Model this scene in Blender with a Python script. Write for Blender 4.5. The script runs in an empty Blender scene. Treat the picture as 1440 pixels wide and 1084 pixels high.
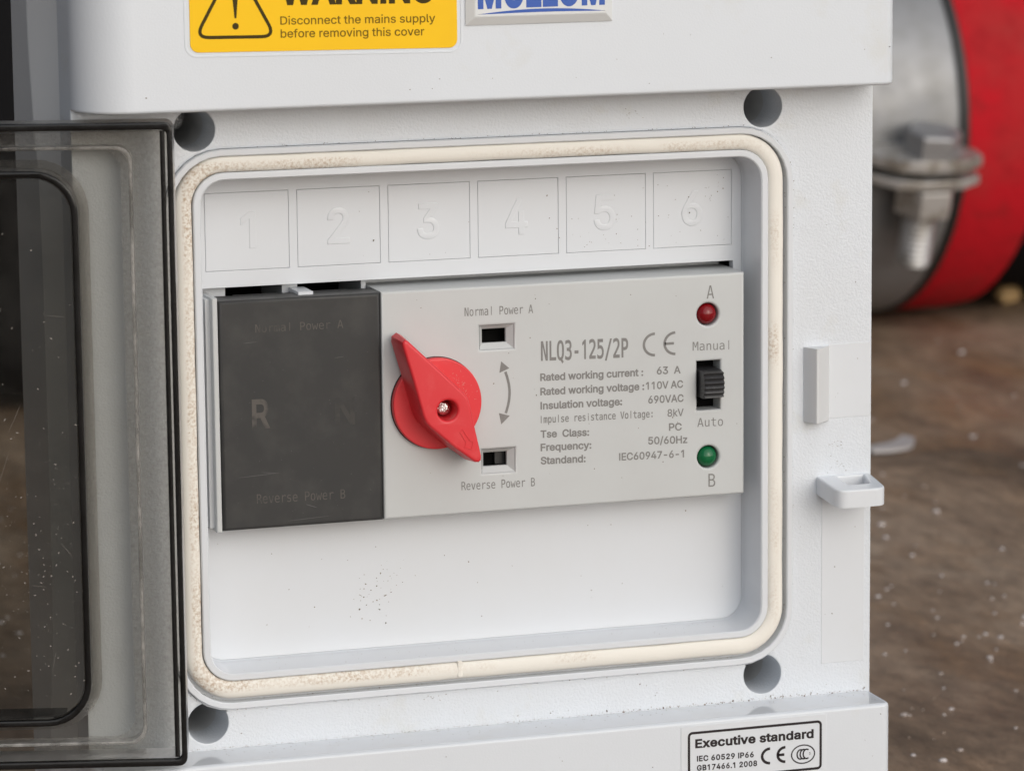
import bpy, bmesh, math, random
from mathutils import Vector, Matrix, noise
from mathutils.geometry import tessellate_polygon, delaunay_2d_cdt
random.seed(7)
S = 0.001                      # everything below is measured in millimetres
sc = bpy.context.scene
COL = sc.collection
R = math.radians

# ------------------------------------------------------------------ camera
cam = bpy.data.cameras.new('camera')
camo = bpy.data.objects.new('camera', cam); COL.objects.link(camo); sc.camera = camo
cam.sensor_width = 36.0; cam.lens = 134.505
cam.clip_start = 0.01; cam.clip_end = 200.0
camo.matrix_world = (Matrix.Translation((-215.827*S, -692.885*S, 127.586*S)) @ Matrix.Rotation(-0.307876917, 4, 'Z')
                     @ Matrix.Rotation(1.40384345, 4, 'X') @ Matrix.Rotation(-0.0102285664, 4, 'Z'))
cam.dof.use_dof = True; cam.dof.focus_distance = 0.735; cam.dof.aperture_fstop = 37.0
cam.dof.aperture_blades = 0

# ------------------------------------------------------------------ light
SUN_EL, SUN_AZ = 24.0, 18.0     # azimuth measured from the front (-Y) towards +X
w = bpy.data.worlds.new('World'); sc.world = w; w.use_nodes = True
nt = w.node_tree; bg = nt.nodes['Background']
sky = nt.nodes.new('ShaderNodeTexSky'); sky.sky_type = 'NISHITA'; sky.sun_disc = False
sky.sun_elevation = R(SUN_EL); sky.sun_rotation = R(180 - SUN_AZ)
sky.air_density = 1.0; sky.dust_density = 3.0; sky.ozone_density = 1.0
hsv = nt.nodes.new('ShaderNodeHueSaturation'); hsv.inputs['Saturation'].default_value = 0.5
nt.links.new(sky.outputs[0], hsv.inputs['Color']); nt.links.new(hsv.outputs[0], bg.inputs[0]); bg.inputs[1].default_value = 0.085
sun = bpy.data.lights.new('sun', 'SUN'); sun.energy = 1.5; sun.angle = R(100); sun.color = (1.0, 0.992, 0.98)
suno = bpy.data.objects.new('sun', sun); COL.objects.link(suno)
sd = Vector((math.sin(R(SUN_AZ))*math.cos(R(SUN_EL)), -math.cos(R(SUN_AZ))*math.cos(R(SUN_EL)), math.sin(R(SUN_EL))))
suno.rotation_euler = sd.to_track_quat('Z', 'Y').to_euler()
suno.location = sd*3
sc.view_settings.view_transform = 'Standard'; sc.view_settings.look = 'None'
sc.view_settings.gamma = 1.0; sc.view_settings.exposure = 0.12; sc.view_settings.use_curve_mapping = False
sc.cycles.max_bounces = 10; sc.cycles.transparent_max_bounces = 16

# ------------------------------------------------------------------ materials
def mat(name, col, rough=0.4, metal=0.0, spec=0.5, bump=None, var=None, coat=0.0, trans=0.0, rvar=None):
    """bump = [(scale in mm, strength, distance in mm)], var = (scale mm, second colour, lo, hi)"""
    m = bpy.data.materials.new(name); m.use_nodes = True
    n = m.node_tree.nodes; l = m.node_tree.links; b = n['Principled BSDF']
    b.inputs['Base Color'].default_value = (*col, 1); b.inputs['Roughness'].default_value = rough
    b.inputs['Metallic'].default_value = metal; b.inputs['Specular IOR Level'].default_value = spec
    b.inputs['Coat Weight'].default_value = coat; b.inputs['Transmission Weight'].default_value = trans
    tc = n.new('ShaderNodeTexCoord')
    if var:
        for (sc_mm, c2, lo, hi) in var:
            t = n.new('ShaderNodeTexNoise'); t.inputs['Scale'].default_value = 1000.0/sc_mm
            t.inputs['Detail'].default_value = 5; t.inputs['Roughness'].default_value = 0.6
            l.new(tc.outputs['Object'], t.inputs['Vector'])
            mr = n.new('ShaderNodeMapRange'); mr.inputs[1].default_value = lo; mr.inputs[2].default_value = hi
            l.new(t.outputs['Fac'], mr.inputs[0])
            mx = n.new('ShaderNodeMix'); mx.data_type = 'RGBA'
            l.new(mr.outputs[0], mx.inputs[0])
            src = b.inputs['Base Color']
            if src.is_linked: l.new(src.links[0].from_socket, mx.inputs[6])
            else: mx.inputs[6].default_value = (*col, 1)
            mx.inputs[7].default_value = (*c2, 1)
            l.new(mx.outputs[2], src)
    if rvar:
        t = n.new('ShaderNodeTexNoise'); t.inputs['Scale'].default_value = 1000.0/rvar[0]; t.inputs['Detail'].default_value = 6
        l.new(tc.outputs['Object'], t.inputs['Vector'])
        mr = n.new('ShaderNodeMapRange'); mr.inputs[1].default_value = 0.3; mr.inputs[2].default_value = 0.7
        mr.inputs[3].default_value = rvar[1]; mr.inputs[4].default_value = rvar[2]
        l.new(t.outputs['Fac'], mr.inputs[0]); l.new(mr.outputs[0], b.inputs['Roughness'])
    prev = None
    for (sc_mm, st, dist) in (bump or []):
        t = n.new('ShaderNodeTexNoise'); t.inputs['Scale'].default_value = 1000.0/sc_mm; t.inputs['Detail'].default_value = 3
        l.new(tc.outputs['Object'], t.inputs['Vector'])
        bp = n.new('ShaderNodeBump'); bp.inputs['Strength'].default_value = st; bp.inputs['Distance'].default_value = dist*S
        l.new(t.outputs['Fac'], bp.inputs['Height'])
        if prev: l.new(prev.outputs[0], bp.inputs['Normal'])
        prev = bp
    if prev: l.new(prev.outputs[0], b.inputs['Normal'])
    return m

WHITE = (0.675, 0.715, 0.765)
M = {}
M['frame'] = mat('textured_white_plastic', WHITE, 0.34, bump=[(0.42, 1.0, 0.10), (0.22, 0.7, 0.03)], var=[(30, (0.645, 0.675, 0.71), 0.45, 0.8), (11, (0.61, 0.62, 0.60), 0.58, 0.85)])
M['cover'] = mat('fine_grain_white_plastic', WHITE, 0.38, bump=[(0.4, 0.7, 0.035)], var=[(45, (0.655, 0.69, 0.735), 0.4, 0.75), (14, (0.62, 0.63, 0.61), 0.60, 0.9)])
M['smooth'] = mat('smooth_white_plastic', (0.68, 0.71, 0.75), 0.26, bump=[(9, 0.12, 0.15)], var=[(25, (0.665, 0.69, 0.72), 0.45, 0.8)])
M['gloss'] = mat('polished_white_plastic', (0.68, 0.71, 0.75), 0.10, bump=[(6, 0.1, 0.05)], var=[(9, (0.65, 0.67, 0.69), 0.5, 0.75)])
M['base'] = mat('base_white_plastic', (0.63, 0.645, 0.66), 0.32, bump=[(0.6, 0.3, 0.02)])
M['beige'] = mat('beige_plastic', (0.53, 0.55, 0.555), 0.42, bump=[(0.5, 0.25, 0.012)], var=[(18, (0.51, 0.525, 0.53), 0.45, 0.7)])
M['black'] = mat('scuffed_black_plastic', (0.033, 0.0335, 0.034), 0.42, spec=0.35, bump=[(0.5, 0.3, 0.012)], var=[(7, (0.048, 0.048, 0.047), 0.48, 0.75)], rvar=(6, 0.36, 0.55))
M['slider'] = mat('black_slider_plastic', (0.025, 0.025, 0.027), 0.35, var=[(0.7, (0.09, 0.085, 0.085), 0.6, 0.75)])
M['void'] = mat('painted_interior_shade', (0.005, 0.005, 0.005), 0.8, spec=0.05)  # near-black colour paints the shade inside slots and pockets
M['red'] = mat('red_plastic', (0.68, 0.03, 0.04), 0.36, bump=[(0.6, 0.2, 0.012)], var=[(3, (0.70, 0.06, 0.065), 0.55, 0.8)])
M['ledred'] = mat('red_lens', (0.20, 0.002, 0.006), 0.05, coat=0.0, spec=0.45)
M['ledgreen'] = mat('green_lens', (0.003, 0.12, 0.04), 0.05, coat=0.0, spec=0.45)
M['metal'] = mat('zinc_screw', (0.75, 0.74, 0.73), 0.22, 1.0, bump=[(0.55, 1.0, 0.4)])
M['yellow'] = mat('yellow_label_vinyl', (0.93, 0.56, 0.01), 0.45, spec=0.2, var=[(14, (0.90, 0.53, 0.012), 0.45, 0.8)])
M['ink_brown'] = mat('dark_label_ink', (0.05, 0.035, 0.005), 0.5, spec=0.15)
M['ink_brown_light'] = mat('brown_label_ink', (0.17, 0.10, 0.006), 0.5, spec=0.15)
M['ink_black'] = mat('black_label_ink', (0.025, 0.02, 0.022), 0.5, spec=0.2)
M['ink_grey'] = mat('grey_print', (0.215, 0.21, 0.205), 0.5, spec=0.25, var=[(1.2, (0.25, 0.245, 0.24), 0.5, 0.7)])
M['ink_faded'] = mat('faded_grey_print', (0.098, 0.09, 0.082), 0.55, spec=0.3, var=[(3.5, (0.044, 0.043, 0.042), 0.48, 0.64)])
M['ink_worn'] = mat('worn_off_print', (0.055, 0.053, 0.05), 0.55, spec=0.3, var=[(3.5, (0.04, 0.04, 0.04), 0.45, 0.6)])
M['scuff'] = mat('pale_scuffs', (0.11, 0.11, 0.11), 0.6, spec=0.2)
M['kdust'] = mat('pinkish_dust', (0.62, 0.22, 0.20), 0.8, spec=0.1)
M['dust'] = mat('grey_dust', (0.26, 0.24, 0.22), 0.8, spec=0.1)
M['ink_blue'] = mat('blue_print', (0.018, 0.09, 0.42), 0.3)
M['paper'] = mat('glossy_white_label', (0.68, 0.715, 0.76), 0.3, var=[(9, (0.66, 0.69, 0.72), 0.5, 0.7)])
M['badge'] = mat('clear_domed_badge', (0.72, 0.74, 0.75), 0.12, coat=0.5)
M['speck'] = mat('brown_dirt', (0.22, 0.17, 0.13), 0.8, var=[(2, (0.08, 0.065, 0.05), 0.4, 0.6)])
M['rubber'] = mat('black_rubber_and_shade', (0.012, 0.012, 0.012), 0.5)  # rubber ring on the hose; also paints the shade ring behind the knob
M['galv'] = mat('dull_galvanised_steel', (0.25, 0.255, 0.265), 0.42, 0.5, bump=[(18, 0.15, 1.0)], var=[(22, (0.19, 0.19, 0.187), 0.45, 0.7)], rvar=(15, 0.3, 0.55))
M['bolt'] = mat('worn_steel', (0.55, 0.54, 0.53), 0.45, 0.75, var=[(8, (0.30, 0.27, 0.23), 0.45, 0.65)])
M['darkbolt'] = mat('dark_oxide_steel', (0.34, 0.34, 0.35), 0.4, 0.6, var=[(6, (0.42, 0.42, 0.43), 0.5, 0.7)])
M['hose'] = mat('red_woven_hose', (0.46, 0.008, 0.016), 0.8, spec=0.15, bump=[(3.0, 0.8, 0.8)], var=[(60, (0.27, 0.035, 0.03), 0.45, 0.75), (9, (0.33, 0.012, 0.016), 0.5, 0.7)])
M['machine'] = mat('black_painted_steel', (0.006, 0.006, 0.007), 0.7, spec=0.08)
M['grey_rail'] = mat('grey_painted_rail', (0.10, 0.11, 0.12), 0.4)
M['flake'] = mat('pale_flakes', (0.58, 0.54, 0.54), 0.6, var=[(40, (0.26, 0.20, 0.16), 0.50, 0.60)])
M['pebble'] = mat('tan_pebble', (0.50, 0.33, 0.15), 0.6)
M['strip'] = mat('dull_white_plastic_strip', (0.44, 0.42, 0.42), 0.5)

def gasket_mat():
    m = mat('cream_foam_gasket', (0.81, 0.785, 0.725), 0.7, bump=[(0.5, 0.5, 0.05)])
    n = m.node_tree.nodes; l = m.node_tree.links; b = n['Principled BSDF']; tc = [x for x in n if x.type == 'TEX_COORD'][0]
    big = n.new('ShaderNodeTexNoise'); big.inputs['Scale'].default_value = 55; big.inputs['Detail'].default_value = 2
    fine = n.new('ShaderNodeTexNoise'); fine.inputs['Scale'].default_value = 1500; fine.inputs['Detail'].default_value = 6; fine.inputs['Roughness'].default_value = 0.75
    l.new(tc.outputs['Object'], big.inputs['Vector']); l.new(tc.outputs['Object'], fine.inputs['Vector'])
    sx = n.new('ShaderNodeSeparateXYZ'); l.new(tc.outputs['Object'], sx.inputs[0])
    # worn side: the dirt sits on the hinge side and along the top of the bead
    side = n.new('ShaderNodeMapRange'); side.inputs[1].default_value = 0.03; side.inputs[2].default_value = -0.058; side.inputs[3].default_value = -0.09; side.inputs[4].default_value = 0.17
    l.new(sx.outputs[0], side.inputs[0])
    crest = n.new('ShaderNodeMapRange'); crest.inputs[1].default_value = 0.0016; crest.inputs[2].default_value = -0.0002; crest.inputs[3].default_value = -0.10; crest.inputs[4].default_value = 0.02
    l.new(sx.outputs[1], crest.inputs[0])
    a = n.new('ShaderNodeMath'); a.operation = 'ADD'; l.new(big.outputs['Fac'], a.inputs[0]); l.new(side.outputs[0], a.inputs[1])
    a2 = n.new('ShaderNodeMath'); a2.operation = 'ADD'; l.new(a.outputs[0], a2.inputs[0]); l.new(crest.outputs[0], a2.inputs[1])
    k = n.new('ShaderNodeMapRange'); k.inputs[1].default_value = 0.45; k.inputs[2].default_value = 0.72; l.new(a2.outputs[0], k.inputs[0])
    f = n.new('ShaderNodeMapRange'); f.inputs[1].default_value = 0.44; f.inputs[2].default_value = 0.66; l.new(fine.outputs['Fac'], f.inputs[0])
    mu = n.new('ShaderNodeMath'); mu.operation = 'MULTIPLY'; l.new(k.outputs[0], mu.inputs[0]); l.new(f.outputs[0], mu.inputs[1])
    ax = n.new('ShaderNodeMath'); ax.operation = 'ABSOLUTE'; l.new(sx.outputs[0], ax.inputs[0])
    az = n.new('ShaderNodeMath'); az.operation = 'ABSOLUTE'; l.new(sx.outputs[2], az.inputs[0])
    az2 = n.new('ShaderNodeMath'); az2.operation = 'ADD'; l.new(az.outputs[0], az2.inputs[0]); az2.inputs[1].default_value = 0.00895
    mxr = n.new('ShaderNodeMath'); mxr.operation = 'MAXIMUM'; l.new(ax.outputs[0], mxr.inputs[0]); l.new(az2.outputs[0], mxr.inputs[1])
    band = n.new('ShaderNodeMapRange'); band.inputs[1].default_value = 0.05985; band.inputs[2].default_value = 0.0593; l.new(mxr.outputs[0], band.inputs[0])
    mu2 = n.new('ShaderNodeMath'); mu2.operation = 'MULTIPLY'; l.new(mu.outputs[0], mu2.inputs[0]); l.new(band.outputs[0], mu2.inputs[1]); mu = mu2
    mx = n.new('ShaderNodeMix'); mx.data_type = 'RGBA'; mx.inputs[6].default_value = (0.81, 0.785, 0.725, 1); mx.inputs[7].default_value = (0.43, 0.30, 0.19, 1)
    l.new(mu.outputs[0], mx.inputs[0]); l.new(mx.outputs[2], b.inputs['Base Color'])
    return m
M['gasket'] = gasket_mat()

def smoke(name, tint, haze, rough, haze_col, bump=None, fres=1.45, grain=120):
    """tinted see-through plastic: tint per surface, haze = share of light scattered by scratches and dust"""
    m = bpy.data.materials.new(name); m.use_nodes = True
    n = m.node_tree.nodes; l = m.node_tree.links
    for x in list(n):
        if x.type == 'BSDF_PRINCIPLED': n.remove(x)
    out = [x for x in n if x.type == 'OUTPUT_MATERIAL'][0]
    tr = n.new('ShaderNodeBsdfTransparent'); tr.inputs[0].default_value = (*tint, 1)
    df = n.new('ShaderNodeBsdfDiffuse'); df.inputs[0].default_value = (*haze_col, 1)
    gl = n.new('ShaderNodeBsdfGlossy'); gl.inputs['Roughness'].default_value = rough; gl.inputs[0].default_value = (0.9, 0.9, 0.9, 1)
    tc = n.new('ShaderNodeTexCoord')
    t = n.new('ShaderNodeTexNoise'); t.inputs['Scale'].default_value = grain; t.inputs['Detail'].default_value = 8; t.inputs['Roughness'].default_value = 0.7
    l.new(tc.outputs['Object'], t.inputs['Vector'])
    mr = n.new('ShaderNodeMapRange'); mr.inputs[1].default_value = 0.40; mr.inputs[2].default_value = 0.68; mr.inputs[3].default_value = haze*0.2; mr.inputs[4].default_value = haze*1.9
    l.new(t.outputs['Fac'], mr.inputs[0])
    m1 = n.new('ShaderNodeMixShader'); l.new(mr.outputs[0], m1.inputs[0]); l.new(tr.outputs[0], m1.inputs[1]); l.new(df.outputs[0], m1.inputs[2])
    fr = n.new('ShaderNodeFresnel'); fr.inputs['IOR'].default_value = fres
    m2 = n.new('ShaderNodeMixShader'); l.new(fr.outputs[0], m2.inputs[0]); l.new(m1.outputs[0], m2.inputs[1]); l.new(gl.outputs[0], m2.inputs[2])
    l.new(m2.outputs[0], out.inputs['Surface'])
    if bump:
        b = n.new('ShaderNodeTexNoise'); b.inputs['Scale'].default_value = 1000/bump[0]; b.inputs['Detail'].default_value = 4
        l.new(tc.outputs['Object'], b.inputs['Vector'])
        bn = n.new('ShaderNodeBump'); bn.inputs['Strength'].default_value = bump[1]; bn.inputs['Distance'].default_value = bump[2]*S
        l.new(b.outputs['Fac'], bn.inputs['Height'])
        for x in (df, gl): l.new(bn.outputs[0], x.inputs['Normal'])
    return m
M['smoke'] = smoke('smoked_clear_plastic', (0.67, 0.665, 0.64), 0.02, 0.08, (0.3, 0.29, 0.27), fres=1.22)
M['frost'] = smoke('smoked_frosted_plastic', (0.66, 0.645, 0.61), 0.15, 0.3, (0.27, 0.255, 0.23), (0.8, 1.0, 0.2), grain=1500)
M['smoke_edge'] = smoke('smoked_plastic_edge', (0.10, 0.10, 0.105), 0.08, 0.2, (0.05, 0.05, 0.052), (2.5, 0.5, 0.15))  # same plastic, tinted darker to imitate light lost along its edge

M['rib'] = smoke('pale_smoked_rib', (0.62, 0.61, 0.59), 0.42, 0.3, (0.46, 0.45, 0.43))
M['sill'] = smoke('dusty_smoked_sill', (0.30, 0.30, 0.31), 0.30, 0.15, (0.22, 0.22, 0.23), grain=90)

def ground_mat():
    m = mat('damp_brown_dirt', (0.13, 0.098, 0.072), 0.62)
    n = m.node_tree.nodes; l = m.node_tree.links; b = n['Principled BSDF']; tc = [x for x in n if x.type == 'TEX_COORD'][0]
    mp = n.new('ShaderNodeMapping'); mp.inputs['Scale'].default_value = (1.0, 0.42, 1.0); mp.inputs['Rotation'].default_value = (0, 0, 0.5); l.new(tc.outputs['Object'], mp.inputs['Vector'])
    def nz(scale, det=6, ro=0.6):
        t = n.new('ShaderNodeTexNoise'); t.inputs['Scale'].default_value = scale; t.inputs['Detail'].default_value = det; t.inputs['Roughness'].default_value = ro
        l.new(mp.outputs[0], t.inputs['Vector']); return t
    def ramp(t, stops):
        r = n.new('ShaderNodeValToRGB'); l.new(t.outputs['Fac'], r.inputs[0])
        el = r.color_ramp.elements
        while len(el) < len(stops): el.new(0.5)
        for e, (p, c) in zip(el, stops): e.position = p; e.color = (*c, 1)
        return r
    a = ramp(nz(11, 7, 0.62), [(0.36, (0.125, 0.084, 0.054)), (0.47, (0.275, 0.19, 0.128)), (0.6, (0.36, 0.265, 0.19)), (0.72, (0.49, 0.385, 0.29))])
    r2 = ramp(nz(26, 4), [(0.5, (0, 0, 0)), (0.72, (1, 1, 1))])
    mx = n.new('ShaderNodeMix'); mx.data_type = 'RGBA'; l.new(r2.outputs[0], mx.inputs[0]); l.new(a.outputs[0], mx.inputs[6]); mx.inputs[7].default_value = (0.265, 0.155, 0.08, 1)
    f = nz(160, 8, 0.7); fr = n.new('ShaderNodeMapRange'); fr.inputs[1].default_value = 0.3; fr.inputs[2].default_value = 0.7; fr.inputs[3].default_value = 0.62; fr.inputs[4].default_value = 1.35
    l.new(f.outputs['Fac'], fr.inputs[0])
    mu = n.new('ShaderNodeMix'); mu.data_type = 'RGBA'; mu.blend_type = 'MULTIPLY'; mu.inputs[0].default_value = 1
    l.new(mx.outputs[2], mu.inputs[6]); l.new(fr.outputs[0], mu.inputs[7]); l.new(mu.outputs[2], b.inputs['Base Color'])
    rr = n.new('ShaderNodeMapRange'); rr.inputs[1].default_value = 0.35; rr.inputs[2].default_value = 0.65; rr.inputs[3].default_value = 0.30; rr.inputs[4].default_value = 0.75
    l.new(nz(9, 3).outputs['Fac'], rr.inputs[0]); l.new(rr.outputs[0], b.inputs['Roughness'])
    b1 = n.new('ShaderNodeBump'); b1.inputs['Strength'].default_value = 0.7; b1.inputs['Distance'].default_value = 0.0035; l.new(nz(60, 8, 0.65).outputs['Fac'], b1.inputs['Height'])
    b2 = n.new('ShaderNodeBump'); b2.inputs['Strength'].default_value = 0.6; b2.inputs['Distance'].default_value = 0.0012; l.new(f.outputs['Fac'], b2.inputs['Height']); l.new(b1.outputs[0], b2.inputs['Normal'])
    l.new(b2.outputs[0], b.inputs['Normal'])
    return m
M['ground'] = ground_mat()

# ------------------------------------------------------------------ mesh helpers
def rrect(cx, cz, hw, hh, r, n=7):
    pts = []
    for (sx, sz, a0) in ((1, 1, 0), (-1, 1, 90), (-1, -1, 180), (1, -1, 270)):
        for i in range(n+1):
            a = R(a0+90*i/n); pts.append((cx+sx*(hw-r)+r*math.cos(a), cz+sz*(hh-r)+r*math.sin(a)))
    return pts
def rect(x0, x1, z0, z1): return [(x0, z0), (x1, z0), (x1, z1), (x0, z1)]
def circ(cx, cz, r, n=40): return [(cx+r*math.cos(2*math.pi*i/n), cz+r*math.sin(2*math.pi*i/n)) for i in range(n)]
def area(l): return 0.5*sum(l[i][0]*l[(i+1) % len(l)][1]-l[(i+1) % len(l)][0]*l[i][1] for i in range(len(l)))
def inset(l, d):
    """move a loop to its left by d (into the material for CCW outlines and CW holes)"""
    if d == 0: return list(l)
    out = []; n = len(l)
    for i in range(n):
        p0, p, p1 = Vector(l[i-1]), Vector(l[i]), Vector(l[(i+1) % n])
        e0 = (p-p0); e1 = (p1-p)
        e0 = e0.normalized() if e0.length > 1e-9 else e1.normalized()
        e1 = e1.normalized() if e1.length > 1e-9 else e0
        n0 = Vector((-e0.y, e0.x)); n1 = Vector((-e1.y, e1.x)); b = n0+n1
        if b.length < 1e-6: b = n0
        b.normalize(); k = d/max(0.35, b.dot(n0)); out.append((p.x+b.x*k, p.y+b.y*k))
    return out

class MB:
    def __init__(self): self.v = []; self.f = []
    def add(self, verts, faces):
        o = len(self.v); self.v += [tuple(x) for x in verts]; self.f += [tuple(i+o for i in f) for f in faces]
    def plate(self, loops, yf, yb, bev=0.0, seg=3, back=False, tf=None, draft=0.0, front=True):
        """a slab cut to the outline loops[0] with holes loops[1:], front face at y=yf facing -Y"""
        L = []
        for i, lp in enumerate(loops):
            a = area(lp)
            L.append(list(lp) if (a > 0) == (i == 0) else list(lp)[::-1])
        T = tf or (lambda x, y, z: (x, y, z))
        sgn = 1 if yb > yf else -1
        prof = []
        if bev > 0:
            for k in range(seg+1):
                a = math.pi/2*k/seg; prof.append((bev*(1-math.sin(a)), yf+sgn*bev*(1-math.cos(a))))
        else: prof = [(0, yf)]
        prof.append((-draft, yb))
        fronts = []; backs = []
        for lp in L:
            rows = []
            for (d, y) in prof:
                pts = inset(lp, d); o = len(self.v); self.v += [T(x, y, z) for x, z in pts]; rows.append(o)
            n = len(lp)
            for a, b in zip(rows[:-1], rows[1:]):
                for i in range(n):
                    j = (i+1) % n; self.f.append((a+i, b+i, b+j, a+j))
            fronts.append((rows[0], inset(lp, prof[0][0]))); backs.append((rows[-1], inset(lp, -draft)))
        caps = ([(fronts, False)] if front else []) + ([(backs, True)] if back else [])
        for lst, rev in caps:
            idx = [o+i for o, pts in lst for i in range(len(pts))]
            tris = tessellate_polygon([[Vector((x, z, 0)) for x, z in pts] for o, pts in lst])
            for t in tris:
                t = tuple(idx[i] for i in t)
                self.f.append(t)
        return self
    def loft(self, loops, closed=False, tf=None, cap0=False, cap1=False):
        """loops: list of (points, y) with equal counts"""
        T = tf or (lambda x, y, z: (x, y, z)); rows = []
        for pts, y in loops:
            rows.append(len(self.v)); self.v += [T(x, y, z) for x, z in pts]
        n = len(loops[0][0]); pr = list(zip(rows[:-1], rows[1:]))
        if closed: pr.append((rows[-1], rows[0]))
        for a, b in pr:
            for i in range(n):
                j = (i+1) % n; self.f.append((a+i, b+i, b+j, a+j))
        if cap0: self.f.append(tuple(rows[0]+i for i in range(n)))
        if cap1: self.f.append(tuple(rows[-1]+i for i in range(n)))
        return self
    def box(self, x0, x1, y0, y1, z0, z1, tf=None):
        T = tf or (lambda x, y, z: (x, y, z))
        self.add([T(x, y, z) for x in (x0, x1) for y in (y0, y1) for z in (z0, z1)],
                 [(0, 1, 3, 2), (4, 6, 7, 5), (0, 4, 5, 1), (2, 3, 7, 6), (0, 2, 6, 4), (1, 5, 7, 3)]); return self
    def dome(self, cx, cz, r, ybase, h, n=28, k=8):
        rows = []
        for j in range(k):
            a = math.pi/2*j/k; rows.append((circ(cx, cz, r*math.cos(a), n), ybase-h*math.sin(a)))
        self.loft(rows); o = len(self.v); self.v.append((cx, ybase-h, cz)); b = o-n
        for i in range(n): self.f.append((b+i, b+(i+1) % n, o))
        return self
    def build(self, name, m, parent=None, smooth=32, local=None):
        me = bpy.data.meshes.new(name)
        org = Vector((0, 0, 0))
        me.from_pydata([(x*S, y*S, z*S) for x, y, z in self.v], [], self.f); me.update()
        bm = bmesh.new(); bm.from_mesh(me); bmesh.ops.recalc_face_normals(bm, faces=bm.faces); bm.to_mesh(me); bm.free()
        me.materials.append(m)
        me.polygons.foreach_set('use_smooth', [True]*len(me.polygons))
        me.set_sharp_from_angle(angle=R(smooth))
        o = bpy.data.objects.new(name, me); COL.objects.link(o)
        if smooth < 100:
            wn = o.modifiers.new('normals', 'WEIGHTED_NORMAL'); wn.mode = 'FACE_AREA'; wn.weight = 100; wn.keep_sharp = True
        if parent is not None: o.parent = parent
        return o
def thing(name, label, cat, loc=(0, 0, 0), group=None):
    o = bpy.data.objects.new(name, None); COL.objects.link(o); o.empty_display_size = 0.02
    o['label'] = label; o['category'] = cat
    if group: o['group'] = group
    return o
def tag(o, label=None, cat=None, group=None, kind=None):
    if label: o['label'] = label
    if cat: o['category'] = cat
    if group: o['group'] = group
    if kind: o['kind'] = kind
    return o

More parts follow.
